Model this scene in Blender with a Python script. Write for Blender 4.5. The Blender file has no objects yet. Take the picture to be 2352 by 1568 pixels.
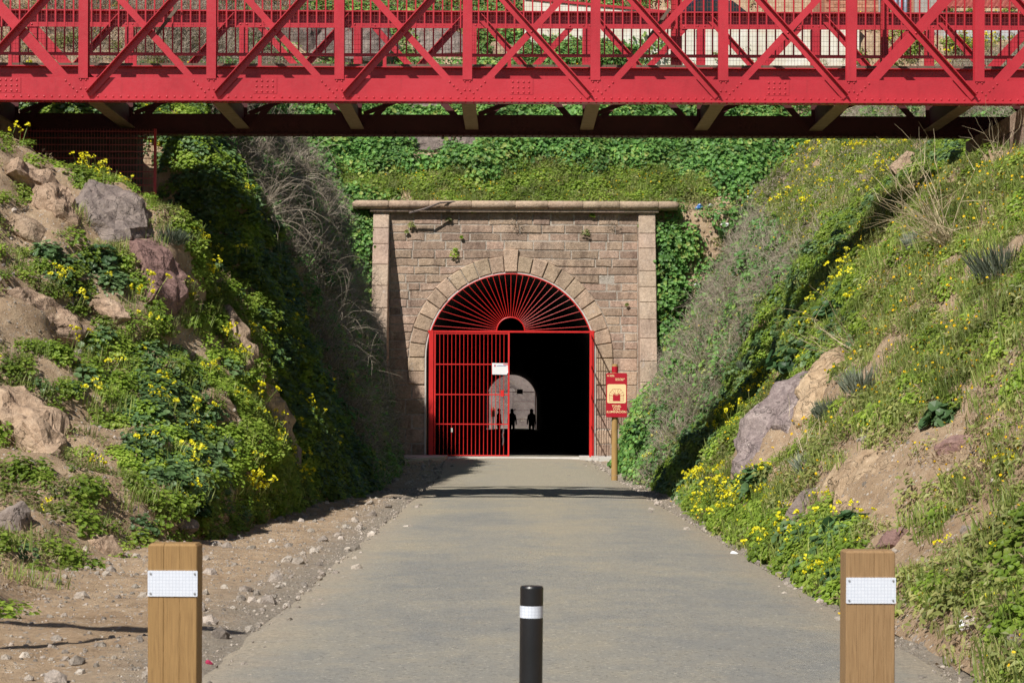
import bpy, bmesh, math, random
import numpy as np
from mathutils import Vector, Matrix, noise as mnoise
from mathutils.bvhtree import BVHTree

random.seed(7); RNG = np.random.default_rng(7)
scene = bpy.context.scene
R = math.radians

# ------------------------------------------------------------------ camera, world, sun
H = 1.3                       # eye height
F = 4777.5                    # focal length in pixels of a 2352 px wide frame
CXP, CYP = 1176.0, 957.0      # principal ray (horizon) in that frame
ROLL = R(0.22)
cam = bpy.data.cameras.new('camera'); camo = bpy.data.objects.new('camera', cam)
scene.collection.objects.link(camo); scene.camera = camo
camo.location = (0, 0, H); camo.rotation_euler = (R(90), -ROLL, 0)
cam.sensor_width = 36; cam.lens = 36*F/2352; cam.shift_y = (CYP-784)/2352
cam.clip_start = .1; cam.clip_end = 2000
cam.dof.use_dof = True; cam.dof.focus_distance = 30; cam.dof.aperture_fstop = 16

SUN_AZ, SUN_EL = R(33), R(46)           # the sun stands behind the camera, to its left
SD = Vector((math.sin(SUN_AZ)*math.cos(SUN_EL), math.cos(SUN_AZ)*math.cos(SUN_EL), -math.sin(SUN_EL)))
world = bpy.data.worlds.new('World'); scene.world = world; world.use_nodes = True
wn = world.node_tree
sky = wn.nodes.new('ShaderNodeTexSky'); sky.sky_type = 'NISHITA'; sky.sun_disc = False
sky.sun_elevation = SUN_EL; sky.sun_rotation = R(180)+SUN_AZ; sky.altitude = 400
bg = wn.nodes['Background']; bg.inputs[1].default_value = .05
wn.links.new(sky.outputs[0], bg.inputs[0])
sun = bpy.data.lights.new('sun', 'SUN'); suno = bpy.data.objects.new('sun', sun)
scene.collection.objects.link(suno)
sun.energy = 5.0; sun.angle = R(.53); sun.color = (1, .955, .88)
suno.rotation_euler = SD.to_track_quat('-Z', 'Y').to_euler(); suno.location = (-20, -30, 40)
vs = scene.view_settings
vs.view_transform = 'Standard'; vs.look = 'None'; vs.exposure = .2; vs.gamma = 1; vs.use_curve_mapping = False
scene.render.engine = 'CYCLES'
cy = scene.cycles
cy.max_bounces = 4; cy.diffuse_bounces = 2; cy.glossy_bounces = 2; cy.transmission_bounces = 2
cy.transparent_max_bounces = 8; cy.caustics_reflective = False; cy.caustics_refractive = False
cy.use_denoising = True; cy.use_adaptive_sampling = True; cy.adaptive_threshold = .02
try:
    cy.denoiser = 'OPENIMAGEDENOISE'; cy.denoising_input_passes = 'RGB_ALBEDO_NORMAL'; cy.denoising_prefilter = 'FAST'
except Exception: pass

# ------------------------------------------------------------------ helpers
COL = scene.collection
def unroll(px, py):
    dx, dy = px-CXP, py-CYP
    c, s = math.cos(-ROLL), math.sin(-ROLL)
    return dx*c-dy*s, dx*s+dy*c
def P(px, py, Y):
    dx, dy = unroll(px, py)
    return Vector((dx*Y/F, Y, H-dy*Y/F))
def project(p):
    "world points (n,3) -> pixels of the 2352 frame"
    dx = p[:,0]*F/p[:,1]; dy = (H-p[:,2])*F/p[:,1]
    c, s = math.cos(ROLL), math.sin(ROLL)
    return np.stack([CXP+dx*c-dy*s, CYP+dx*s+dy*c], 1)

def tag(o, label=None, cat=None, group=None, kind=None):
    if label: o['label'] = label
    if cat: o['category'] = cat
    if group: o['group'] = group
    if kind: o['kind'] = kind
    return o
def empty(name, loc=(0,0,0), rz=0, parent=None):
    o = bpy.data.objects.new(name, None); COL.objects.link(o)
    o.location = loc; o.rotation_euler = (0,0,rz); o.empty_display_size = .2
    if parent: o.parent = parent
    return o
def link(name, me, mat=None, parent=None):
    o = bpy.data.objects.new(name, me); COL.objects.link(o)
    if mat is not None and not me.materials: me.materials.append(mat)
    if parent: o.parent = parent
    return o
def copy_tree(o, parent=None):
    c = o.copy(); COL.objects.link(c); c.parent = parent
    for ch in list(o.children): copy_tree(ch, c)
    return c

class MB:
    def __init__(s): s.v = []; s.f = []; s.m = []
    def add(s, vs, fs, mi=0):
        b = len(s.v); s.v += [tuple(x) for x in vs]; s.f += [tuple(b+i for i in f) for f in fs]; s.m += [mi]*len(fs); return s
    def box(s, c, d, mi=0, rot=None):
        x,y,z = d[0]/2, d[1]/2, d[2]/2
        vs = [Vector(p) for p in ((-x,-y,-z),(x,-y,-z),(x,y,-z),(-x,y,-z),(-x,-y,z),(x,-y,z),(x,y,z),(-x,y,z))]
        if rot is not None: vs = [rot @ p for p in vs]
        return s.add([p+Vector(c) for p in vs], [(0,3,2,1),(4,5,6,7),(0,1,5,4),(1,2,6,5),(2,3,7,6),(3,0,4,7)], mi)
    def span(s, a, b, mi=0):
        a, b = Vector(a), Vector(b)
        return s.box((a+b)/2, b-a, mi)
    def beam(s, a, b, w, d, mi=0, side=(0,-1,0)):
        "rectangular bar from a to b; w across in the plane square to side, d along side"
        a, b = Vector(a), Vector(b); ax = (b-a).normalized(); sd = Vector(side); sd = (sd-ax*sd.dot(ax)).normalized(); up = ax.cross(sd)
        vs = []
        for p in (a,b):
            for i,j in ((-1,-1),(1,-1),(1,1),(-1,1)): vs.append(p+up*(i*w/2)+sd*(j*d/2))
        return s.add(vs, [(0,1,2,3),(7,6,5,4),(0,4,5,1),(1,5,6,2),(2,6,7,3),(3,7,4,0)], mi)
    def tube(s, pts, r, n=6, mi=0, cap=True):
        pts = [Vector(p) for p in pts]; rr = r if hasattr(r,'__len__') else [r]*len(pts)
        vs = []; k = len(pts)
        for i,p in enumerate(pts):
            ax = (pts[min(i+1,k-1)]-pts[max(i-1,0)]).normalized()
            u = ax.cross(Vector((0,0,1)))
            if u.length < .05: u = ax.cross(Vector((1,0,0)))
            u.normalize(); w = ax.cross(u)
            for j in range(n):
                a = 2*math.pi*j/n; vs.append(p+(u*math.cos(a)+w*math.sin(a))*rr[i])
        fs = [(i*n+j, i*n+(j+1)%n, (i+1)*n+(j+1)%n, (i+1)*n+j) for i in range(k-1) for j in range(n)]
        if cap: fs += [tuple(range(n-1,-1,-1)), tuple((k-1)*n+j for j in range(n))]
        return s.add(vs, fs, mi)
    def prism(s, poly, y0, y1, chamfer=0, mi=0):
        "polygon in x,z (counter-clockwise seen from the front, -y) from y0 (front) to y1 (back)"
        n = len(poly); c = Vector((sum(p[0] for p in poly)/n, sum(p[1] for p in poly)/n))
        vs = []
        if chamfer:
            for p in poly:
                d = c-Vector(p); L = d.length or 1; q = Vector(p)+d/L*min(chamfer*1.3, L*.4); vs.append((q.x, y0, q.y))
            for p in poly: vs.append((p[0], y0+chamfer, p[1]))
        else:
            for p in poly: vs.append((p[0], y0, p[1]))
        for p in poly: vs.append((p[0], y1, p[1]))
        L = len(vs)//n
        fs = [tuple(range(n))]
        for l in range(L-1):
            for i in range(n):
                j = (i+1)%n; fs.append((l*n+i, (l+1)*n+i, (l+1)*n+j, l*n+j))
        fs.append(tuple((L-1)*n+i for i in range(n-1,-1,-1)))
        return s.add(vs, fs, mi)
    def mesh(s, name='m'):
        me = bpy.data.meshes.new(name); me.from_pydata(s.v, [], s.f)
        if any(s.m): me.polygons.foreach_set('material_index', s.m)
        me.update(); return me
    def build(s, name, mat, parent=None, smooth=False):
        me = s.mesh(name)
        for x in (mat if isinstance(mat,(list,tuple)) else [mat]): me.materials.append(x)
        if smooth: me.polygons.foreach_set('use_smooth', [True]*len(me.polygons))
        return link(name, me, None, parent)

# ------------------------------------------------------------------ materials
def nodes_of(name):
    m = bpy.data.materials.new(name); m.use_nodes = True
    nt = m.node_tree; b = nt.nodes['Principled BSDF']; return m, nt, b
def N(nt, t, **kw):
    n = nt.nodes.new(t)
    for k,v in kw.items():
        if k.startswith('i_'): n.inputs[k[2:].replace('_',' ')].default_value = v
        else: setattr(n, k, v)
    return n
def c4(c): return (c[0],c[1],c[2],1)
def ramp(nt, src, stops, interp='LINEAR'):
    r = nt.nodes.new('ShaderNodeValToRGB'); r.color_ramp.interpolation = interp
    els = r.color_ramp.elements
    while len(els) < len(stops): els.new(.5)
    for e,(p,c) in zip(els, stops): e.position = p; e.color = c4(c) if len(c)==3 else c
    nt.links.new(src, r.inputs[0]); return r.outputs[0]
def mixc(nt, fac, a, b, mode='MIX'):
    m = nt.nodes.new('ShaderNodeMix'); m.data_type = 'RGBA'; m.blend_type = mode
    for i,v in ((0,fac),(6,a),(7,b)):
        if hasattr(v,'is_output'): nt.links.new(v, m.inputs[i])
        else: m.inputs[i].default_value = v if i==0 else c4(v)
    return m.outputs[2]
def noise_tex(nt, scale, detail=4, rough=.6, coord='POS', dist=0, stretch=None):
    if coord == 'POS': src = nt.nodes.new('ShaderNodeNewGeometry').outputs['Position']
    elif coord == 'OBJ': src = nt.nodes.new('ShaderNodeTexCoord').outputs['Object']
    else: src = coord
    if stretch:
        mp = nt.nodes.new('ShaderNodeMapping'); mp.inputs['Scale'].default_value = stretch; nt.links.new(src, mp.inputs[0]); src = mp.outputs[0]
    n = N(nt,'ShaderNodeTexNoise'); n.inputs['Scale'].default_value = scale; n.inputs['Detail'].default_value = detail
    n.inputs['Roughness'].default_value = rough; n.inputs['Distortion'].default_value = dist
    nt.links.new(src, n.inputs['Vector']); return n.outputs['Fac']
def voro(nt, scale, feature='F1', out='Distance', stretch=None, rand=1):
    src = nt.nodes.new('ShaderNodeNewGeometry').outputs['Position']
    if stretch:
        mp = nt.nodes.new('ShaderNodeMapping'); mp.inputs['Scale'].default_value = stretch; nt.links.new(src, mp.inputs[0]); src = mp.outputs[0]
    v = N(nt,'ShaderNodeTexVoronoi', feature=feature); v.inputs['Scale'].default_value = scale; v.inputs['Randomness'].default_value = rand
    nt.links.new(src, v.inputs['Vector']); return v.outputs[out]
def bump(nt, b, h, strength, dist):
    n = nt.nodes.new('ShaderNodeBump'); n.inputs['Strength'].default_value = strength; n.inputs['Distance'].default_value = dist
    nt.links.new(h, n.inputs['Height']); nt.links.new(n.outputs[0], b.inputs['Normal'])
def rnd(nt): return nt.nodes.new('ShaderNodeObjectInfo').outputs['Random']

def simple(name, c1, c2=None, scale=6, rough=.6, bmp=0, bd=.01, bscale=None, metallic=0, spec=.5, coat=0, var=0, stretch=None):
    m, nt, b = nodes_of(name)
    b.inputs['Roughness'].default_value = rough; b.inputs['Metallic'].default_value = metallic
    b.inputs['Specular IOR Level'].default_value = spec; b.inputs['Coat Weight'].default_value = coat; b.inputs['Coat Roughness'].default_value = .25
    if c2 is None: col = None; b.inputs['Base Color'].default_value = c4(c1)
    else:
        f = noise_tex(nt, scale, 5, .65, stretch=stretch)
        col = ramp(nt, f, [(.3,c1),(.7,c2)])
        if var:
            hs = nt.nodes.new('ShaderNodeHueSaturation'); nt.links.new(col, hs.inputs['Color'])
            mr = nt.nodes.new('ShaderNodeMapRange'); nt.links.new(rnd(nt), mr.inputs[0]); mr.inputs[3].default_value = 1-var; mr.inputs[4].default_value = 1+var
            nt.links.new(mr.outputs[0], hs.inputs['Value']); col = hs.outputs[0]
        nt.links.new(col, b.inputs['Base Color'])
    if bmp: bump(nt, b, noise_tex(nt, bscale or scale*4, 5, .7, stretch=stretch), bmp, bd)
    return m

M = {}
def red_paint(name, c, rough):
    m, nt, b = nodes_of(name)
    f = noise_tex(nt, 1.1, 6, .65); g = noise_tex(nt, 45, 3, .7)
    col = ramp(nt, f, [(.3,[x*.84 for x in c]),(.5,c),(.72,[c[0]*1.10,c[1]*1.35,c[2]*1.3])])
    st = ramp(nt, noise_tex(nt, 10, 5, .7, stretch=(1,1,.12)), [(.54,(0,0,0)),(.72,(1,1,1))])
    mul = N(nt,'ShaderNodeMath', operation='MULTIPLY'); mul.inputs[1].default_value = .30; nt.links.new(st, mul.inputs[0])
    col = mixc(nt, mul.outputs[0], col, [c[0]*.5,c[1]*.7,c[2]*.6])
    rs = ramp(nt, noise_tex(nt, 17, 6, .8), [(.64,(0,0,0)),(.70,(1,1,1))])
    m2 = N(nt,'ShaderNodeMath', operation='MULTIPLY'); m2.inputs[1].default_value = .55; nt.links.new(rs, m2.inputs[0])
    col = mixc(nt, m2.outputs[0], col, (.20,.065,.035))
    nt.links.new(col, b.inputs['Base Color'])
    rr = N(nt,'ShaderNodeMapRange'); nt.links.new(noise_tex(nt, 14, 4, .7), rr.inputs[0]); rr.inputs[3].default_value = rough-.14; rr.inputs[4].default_value = rough+.2
    nt.links.new(rr.outputs[0], b.inputs['Roughness'])
    bump(nt, b, g, .3, .005); return m
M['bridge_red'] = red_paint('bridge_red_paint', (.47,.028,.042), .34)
M['old_maroon_shade'] = simple('old_maroon_paint_with_shade', (.060,.010,.011), (.085,.013,.014), 5, .6)  # dark old paint, its tone also carrying the shade below the deck
M['gate_red'] = red_paint('gate_red_paint', (.60,.016,.014), .45)
M['sign_red'] = simple('sign_red', (.40,.008,.022), (.44,.010,.026), 20, .4)
M['cream'] = simple('sign_cream', (.84,.64,.33), (.87,.68,.37), 20, .45)
M['tan_beam'] = simple('old_beam_paint', (.30,.19,.11), (.40,.27,.16), 9, .8, .4, .01)
M['deck'] = simple('deck_planks', (.10,.07,.05), (.16,.11,.08), 7, .85, .3)
M['wire'] = simple('wire_red', (.34,.05,.05), None, rough=.4)
M['galv'] = simple('galvanised_steel', (.55,.56,.57), (.42,.43,.45), 30, .35, metallic=.8)
M['lining'] = simple('soot_dark_lining', (.016,.015,.014), (.030,.027,.025), 2, .95, .5, .05)  # near-black colour used for both lining and tunnel floor
M['black_plastic'] = simple('black_plastic', (.009,.010,.012), (.013,.014,.017), 12, .38, .05)
M['concrete'] = simple('pale_concrete', (.62,.60,.56), (.46,.44,.40), 5, .9, .4, .01)
M['plaster'] = simple('white_render', (.80,.78,.72), (.62,.55,.43), 1.4, .9, .3, .01)
M['grey_panel'] = simple('grey_panel', (.50,.52,.54), (.44,.46,.49), 2, .6)
M['grey_pier'] = simple('grey_concrete_pier', (.42,.40,.36), (.32,.31,.29), 3, .9, .3)
M['brick'] = simple('orange_brick', (.42,.16,.09), (.50,.30,.20), 6, .9, .4, .01, var=.2)
M['roof_red'] = simple('red_metal_roof', (.30,.060,.050), (.36,.085,.065), 3, .55)
M['pipe'] = simple('blue_grey_pipe', (.25,.32,.42), (.35,.40,.47), 4, .35, metallic=.3)
M['tyre'] = simple('rubber', (.012,.012,.012), None, rough=.8)
M['car_paint'] = simple('dark_blue_car_paint', (.012,.017,.035), None, rough=.25, coat=.6)
M['glass'] = simple('car_glass', (.02,.03,.028), None, rough=.08, spec=.8)
M['white'] = simple('white_plastic', (.80,.81,.82), (.76,.77,.78), 12, .5)
M['blue_litter'] = simple('blue_plastic', (.05,.17,.50), None, rough=.4)
M['ink_blue'] = simple('blue_ink', (.10,.14,.42), None, rough=.6)
M['ink_red'] = simple('red_ink', (.50,.04,.12), None, rough=.6)
M['dark_cloth'] = simple('dark_cloth', (.012,.012,.016), (.02,.02,.025), 30, .9)
M['skin'] = simple('skin', (.40,.24,.17), None, rough=.6)
M['hair'] = simple('dark_hair', (.02,.014,.01), None, rough=.7)
M['dark_box'] = simple('dark_blue_box', (.012,.015,.035), None, rough=.5)

def wood(name, c1, c2, dark):
    m, nt, b = nodes_of(name)
    f = noise_tex(nt, 9, 4, .6, 'OBJ', 1.2, (9,9,.55))
    g = noise_tex(nt, 40, 3, .6, 'OBJ', .3, (7,7,.12))
    col = ramp(nt, f, [(.3,c1),(.52,c2),(.75,[x*.8 for x in c1])])
    col = mixc(nt, .35, col, ramp(nt, g, [(.35,[x*.55 for x in c1]),(.6,[x*1.15 for x in c2])]))
    cr = noise_tex(nt, 7, 2, .5, 'OBJ', .25, (9,9,.18))
    mask = ramp(nt, cr, [(.485,(0,0,0)),(.5,(1,1,1)),(.515,(0,0,0))])
    gate = ramp(nt, noise_tex(nt, 2.2, 2, .5, 'OBJ'), [(.5,(0,0,0)),(.6,(1,1,1))])
    mm = N(nt,'ShaderNodeMath', operation='MULTIPLY'); nt.links.new(mask, mm.inputs[0]); nt.links.new(gate, mm.inputs[1])
    col = mixc(nt, mm.outputs[0], col, dark)
    nt.links.new(col, b.inputs['Base Color']); b.inputs['Roughness'].default_value = .72; b.inputs['Specular IOR Level'].default_value = .3
    bump(nt, b, g, .2, .003); return m
M['wood_l'] = wood('pine_post_wood', (.245,.140,.054), (.335,.205,.084), (.06,.03,.015))
M['wood_r'] = wood('pine_post_wood_pale', (.235,.137,.062), (.320,.202,.100), (.09,.05,.03))
M['wood_round'] = wood('round_post_wood', (.33,.195,.065), (.42,.265,.10), (.15,.08,.03))

def plate_mat():
    m, nt, b = nodes_of('reflective_white_sheet')
    tc = nt.nodes.new('ShaderNodeTexCoord').outputs['Object']
    br = N(nt,'ShaderNodeTexBrick'); br.offset = 0; br.inputs['Scale'].default_value = 1
    br.inputs['Brick Width'].default_value = .0115; br.inputs['Row Height'].default_value = .0115; br.inputs['Mortar Size'].default_value = .0009
    br.inputs['Color1'].default_value = (.66,.71,.80,1); br.inputs['Color2'].default_value = (.69,.74,.83,1); br.inputs['Mortar'].default_value = (.52,.57,.67,1)
    mp = nt.nodes.new('ShaderNodeMapping'); mp.inputs['Rotation'].default_value = (R(90),0,0); nt.links.new(tc, mp.inputs[0]); nt.links.new(mp.outputs[0], br.inputs['Vector'])
    nt.links.new(br.outputs['Color'], b.inputs['Base Color']); b.inputs['Roughness'].default_value = .3; return m
M['plate'] = plate_mat()

def stone(name, c1, c2, c3, var=.2, bs=26, crack=0, stain=0):
    m, nt, b = nodes_of(name)
    f = noise_tex(nt, 1.1, 6, .68); g = noise_tex(nt, 11, 6, .75); h = noise_tex(nt, bs, 4, .75)
    col = ramp(nt, f, [(.25,c1),(.5,c2),(.75,c3)])
    col = mixc(nt, .45, col, ramp(nt, g, [(.3,[x*.5 for x in c1]),(.5,c2),(.72,[min(1,x*1.35) for x in c3])]))
    col = mixc(nt, .5, col, ramp(nt, noise_tex(nt, 70, 3, .8), [(.3,(.6,.6,.6)),(.5,(1,1,1)),(.7,(1.4,1.38,1.35))]), 'MULTIPLY')
    if stain:
        col = mixc(nt, stain, col, ramp(nt, noise_tex(nt, 2.6, 6, .75, stretch=(1,1,.35)), [(.36,(.55,.53,.54)),(.5,(1,1,1)),(.66,(1.18,1.15,1.12))]), 'MULTIPLY')
        wm_ = ramp(nt, noise_tex(nt, 1.9, 7, .8), [(.60,(0,0,0)),(.70,(1,1,1))])
        mw = N(nt,'ShaderNodeMath', operation='MULTIPLY'); mw.inputs[1].default_value = .55; nt.links.new(wm_, mw.inputs[0])
        col = mixc(nt, mw.outputs[0], col, (.56,.52,.49))
    hs = nt.nodes.new('ShaderNodeHueSaturation'); nt.links.new(col, hs.inputs['Color'])
    r0 = rnd(nt)
    mr = nt.nodes.new('ShaderNodeMapRange'); nt.links.new(r0, mr.inputs[0]); mr.inputs[3].default_value = 1-var; mr.inputs[4].default_value = 1+var
    nt.links.new(mr.outputs[0], hs.inputs['Value'])
    fr = N(nt,'ShaderNodeMath', operation='FRACT'); m7 = N(nt,'ShaderNodeMath', operation='MULTIPLY'); m7.inputs[1].default_value = 7.3
    nt.links.new(r0, m7.inputs[0]); nt.links.new(m7.outputs[0], fr.inputs[0])
    mr2 = nt.nodes.new('ShaderNodeMapRange'); nt.links.new(fr.outputs[0], mr2.inputs[0]); mr2.inputs[3].default_value = .489; mr2.inputs[4].default_value = .506
    nt.links.new(mr2.outputs[0], hs.inputs['Hue']); col = hs.outputs[0]
    ad = N(nt,'ShaderNodeMath', operation='MULTIPLY_ADD'); ad.inputs[1].default_value = .4; nt.links.new(h, ad.inputs[0]); nt.links.new(g, ad.inputs[2]); hgt = ad.outputs[0]
    if crack:
        pos = nt.nodes.new('ShaderNodeNewGeometry').outputs['Position']; nv_ = N(nt,'ShaderNodeTexNoise'); nv_.inputs['Scale'].default_value = 2.2; nv_.inputs['Detail'].default_value = 4; nt.links.new(pos, nv_.inputs['Vector'])
        vm = N(nt,'ShaderNodeVectorMath', operation='MULTIPLY_ADD'); vm.inputs[1].default_value = (1.6,1.6,1.6); nt.links.new(nv_.outputs['Color'], vm.inputs[0]); nt.links.new(pos, vm.inputs[2])
        mp = nt.nodes.new('ShaderNodeMapping'); mp.inputs['Scale'].default_value = (1,1,1.9); mp.inputs['Rotation'].default_value = (0,.6,0); nt.links.new(vm.outputs[0], mp.inputs[0])
        v = N(nt,'ShaderNodeTexVoronoi', feature='DISTANCE_TO_EDGE'); v.inputs['Scale'].default_value = crack; nt.links.new(mp.outputs[0], v.inputs['Vector'])
        ck = ramp(nt, v.outputs['Distance'], [(.0,(.25,.25,.25)),(.016,(1,1,1))]); col = mixc(nt, .5, col, ck, 'MULTIPLY')
        a3 = N(nt,'ShaderNodeMath', operation='MULTIPLY_ADD'); a3.inputs[1].default_value = .9; nt.links.new(ck, a3.inputs[0]); nt.links.new(hgt, a3.inputs[2]); hgt = a3.outputs[0]
        li = ramp(nt, noise_tex(nt, 6, 6, .8), [(.60,(0,0,0)),(.66,(1,1,1))]); ml = N(nt,'ShaderNodeMath', operation='MULTIPLY'); ml.inputs[1].default_value = .5; nt.links.new(li, ml.inputs[0])
        col = mixc(nt, ml.outputs[0], col, [min(1,x*1.5) for x in c3])
    nt.links.new(col, b.inputs['Base Color'])
    b.inputs['Roughness'].default_value = .9; b.inputs['Specular IOR Level'].default_value = .25
    bump(nt, b, hgt, .8, .045); return m
M['ashlar'] = stone('granite_ashlar', (.265,.183,.132), (.385,.278,.205), (.50,.39,.305), .24, 26, 0, .9)
M['ring'] = stone('dressed_granite', (.36,.26,.175), (.46,.345,.245), (.54,.42,.31), .13, 26, 0, .6)
M['pil'] = stone('pilaster_granite', (.37,.27,.20), (.47,.355,.27), (.54,.43,.34), .10, 26, 0, .6)
M['mortar'] = stone('lime_mortar', (.30,.26,.21), (.42,.37,.31), (.56,.51,.45), 0)
M['dark_stone'] = simple('shade_tinted_stone', (.045,.038,.034), (.085,.070,.060), 4, .95, .5, .03, var=.2)  # stone tinted very dark, the shade under the bridge put into its colour
M['rock_grey'] = stone('grey_slate_rock', (.135,.108,.100), (.215,.175,.155), (.32,.262,.215), .12, 10, 1.3)
M['rock_red'] = stone('red_brown_rock', (.155,.090,.080), (.235,.145,.125), (.32,.215,.180), .12, 10, 1.3)
M['rock_tan'] = stone('tan_rock', (.27,.185,.12), (.39,.285,.19), (.52,.41,.29), .12, 14, 1.3)
M['rock_pink'] = stone('grey_pink_rock', (.135,.118,.125), (.245,.195,.185), (.50,.43,.39), .05, 6, 1.3)
M['rock_orange'] = stone('orange_rock', (.30,.195,.12), (.42,.295,.19), (.54,.43,.31), .1, 9, 1.3)
M['pebble'] = stone('pebbles', (.22,.19,.16), (.36,.31,.26), (.50,.46,.41), .45, 40)

def dirt_mat():
    m, nt, b = nodes_of('dry_earth')
    f = noise_tex(nt, .55, 6, .65); g = noise_tex(nt, 5, 7, .72); h = noise_tex(nt, 38, 5, .8)
    col = ramp(nt, f, [(.28,(.29,.195,.120)),(.5,(.43,.31,.20)),(.72,(.54,.41,.28))])
    col = mixc(nt, .5, col, ramp(nt, g, [(.3,(.20,.125,.075)),(.5,(.40,.285,.185)),(.7,(.60,.47,.33))]))
    sp = voro(nt, 34, 'F1', 'Color'); sd = voro(nt, 34)
    sepn = nt.nodes.new('ShaderNodeSeparateColor'); nt.links.new(sp, sepn.inputs[0])
    st = ramp(nt, sepn.outputs[0], [(.0,(.16,.15,.15)),(.5,(.42,.36,.30)),(1,(.62,.57,.5))])
    ms = N(nt,'ShaderNodeMath', operation='LESS_THAN'); nt.links.new(sepn.outputs[1], ms.inputs[0]); ms.inputs[1].default_value = .16
    md = N(nt,'ShaderNodeMath', operation='LESS_THAN'); nt.links.new(sd, md.inputs[0]); md.inputs[1].default_value = .42
    mm = N(nt,'ShaderNodeMath', operation='MULTIPLY'); nt.links.new(ms.outputs[0], mm.inputs[0]); nt.links.new(md.outputs[0], mm.inputs[1])
    col = mixc(nt, mm.outputs[0], col, st)
    nt.links.new(col, b.inputs['Base Color']); b.inputs['Roughness'].default_value = .95; b.inputs['Specular IOR Level'].default_value = .15
    ad = N(nt,'ShaderNodeMath', operation='MULTIPLY_ADD'); ad.inputs[1].default_value = .5; nt.links.new(h, ad.inputs[0]); nt.links.new(g, ad.inputs[2])
    bump(nt, b, ad.outputs[0], .9, .05); return m
M['dirt'] = dirt_mat()
def road_mat():
    m, nt, b = nodes_of('fine_gravel_path')
    f = noise_tex(nt, .55, 6, .72, stretch=(1,.6,1)); k = noise_tex(nt, 3.5, 6, .75, stretch=(1,.7,1))
    sx = nt.nodes.new('ShaderNodeSeparateXYZ'); nt.links.new(nt.nodes.new('ShaderNodeNewGeometry').outputs['Position'], sx.inputs[0])
    mx = N(nt,'ShaderNodeMapRange'); mx.inputs[1].default_value = 16; mx.inputs[2].default_value = 46; mx.inputs[3].default_value = -.06; mx.inputs[4].default_value = .20; nt.links.new(sx.outputs[1], mx.inputs[0])
    wv = N(nt,'ShaderNodeMath', operation='SINE'); w0 = N(nt,'ShaderNodeMath', operation='MULTIPLY'); w0.inputs[1].default_value = 3.4; nt.links.new(sx.outputs[0], w0.inputs[0]); nt.links.new(w0.outputs[0], wv.inputs[0])
    a1 = N(nt,'ShaderNodeMath', operation='MULTIPLY_ADD'); a1.inputs[1].default_value = .05; nt.links.new(wv.outputs[0], a1.inputs[0]); nt.links.new(mx.outputs[0], a1.inputs[2])
    a2 = N(nt,'ShaderNodeMath', operation='ADD'); nt.links.new(a1.outputs[0], a2.inputs[0]); nt.links.new(f, a2.inputs[1])
    col = ramp(nt, a2.outputs[0], [(.36,(.222,.222,.214)),(.48,(.288,.273,.236)),(.66,(.370,.322,.235))])
    col = mixc(nt, .4, col, ramp(nt, k, [(.32,(.225,.221,.205)),(.5,(.285,.268,.228)),(.68,(.355,.312,.235))]))
    g = noise_tex(nt, 55, 4, .85); sp = voro(nt, 60, 'F1', 'Color')
    sc_ = nt.nodes.new('ShaderNodeSeparateColor'); nt.links.new(sp, sc_.inputs[0])
    col = mixc(nt, .6, col, ramp(nt, sc_.outputs[0], [(.0,(.30,.30,.32)),(.07,(.86,.86,.86)),(.95,(1.06,1.06,1.05)),(1,(1.8,1.75,1.68))]), 'MULTIPLY')
    col = mixc(nt, .45, col, ramp(nt, g, [(.3,(.62,.62,.63)),(.5,(1,1,1)),(.7,(1.38,1.36,1.3))]), 'MULTIPLY')
    nt.links.new(col, b.inputs['Base Color']); b.inputs['Roughness'].default_value = .92; b.inputs['Specular IOR Level'].default_value = .2
    bump(nt, b, g, .7, .012); return m
def edge_fac(nt, lo, hi, wob):
    "0 well inside the path, 1 well outside"
    sx = nt.nodes.new('ShaderNodeSeparateXYZ'); nt.links.new(nt.nodes.new('ShaderNodeNewGeometry').outputs['Position'], sx.inputs[0])
    ab = N(nt,'ShaderNodeMath', operation='SUBTRACT'); ab.inputs[1].default_value = (ROAD_L+ROAD_R)/2; nt.links.new(sx.outputs[0], ab.inputs[0])
    aa = N(nt,'ShaderNodeMath', operation='ABSOLUTE'); nt.links.new(ab.outputs[0], aa.inputs[0])
    n1 = N(nt,'ShaderNodeMath', operation='MULTIPLY_ADD'); n1.inputs[1].default_value = wob; nt.links.new(noise_tex(nt, 1.6, 6, .75), n1.inputs[0]); nt.links.new(aa.outputs[0], n1.inputs[2])
    mr = N(nt,'ShaderNodeMapRange'); mr.interpolation_type = 'SMOOTHSTEP'; hw = (ROAD_R-ROAD_L)/2
    mr.inputs[1].default_value = hw+lo+wob*.5; mr.inputs[2].default_value = hw+hi+wob*.5; nt.links.new(n1.outputs[0], mr.inputs[0]); return mr.outputs[0]
def blend_base(m, fac_args, other, amount):
    nt = m.node_tree; b = nt.nodes['Principled BSDF']; src = b.inputs['Base Color'].links[0].from_socket
    f = edge_fac(nt, *fac_args); mu = N(nt,'ShaderNodeMath', operation='MULTIPLY'); mu.inputs[1].default_value = amount; nt.links.new(f, mu.inputs[0])
    oc = ramp(nt, noise_tex(nt, 26, 5, .85), [(.3,[x*.5 for x in other]),(.5,other),(.7,[x*1.5 for x in other])])
    nt.links.new(mixc(nt, mu.outputs[0], src, oc), b.inputs['Base Color'])
ROAD_L, ROAD_R = -1.60, 2.26
M['road'] = road_mat(); blend_base(M['road'], (-.55,.02,.9), (.34,.285,.215), .8)
M['verge'] = dirt_mat(); M['verge'].name = 'verge_earth'; blend_base(M['verge'], (.75,-.05,.9), (.27,.25,.215), .75)

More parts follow.
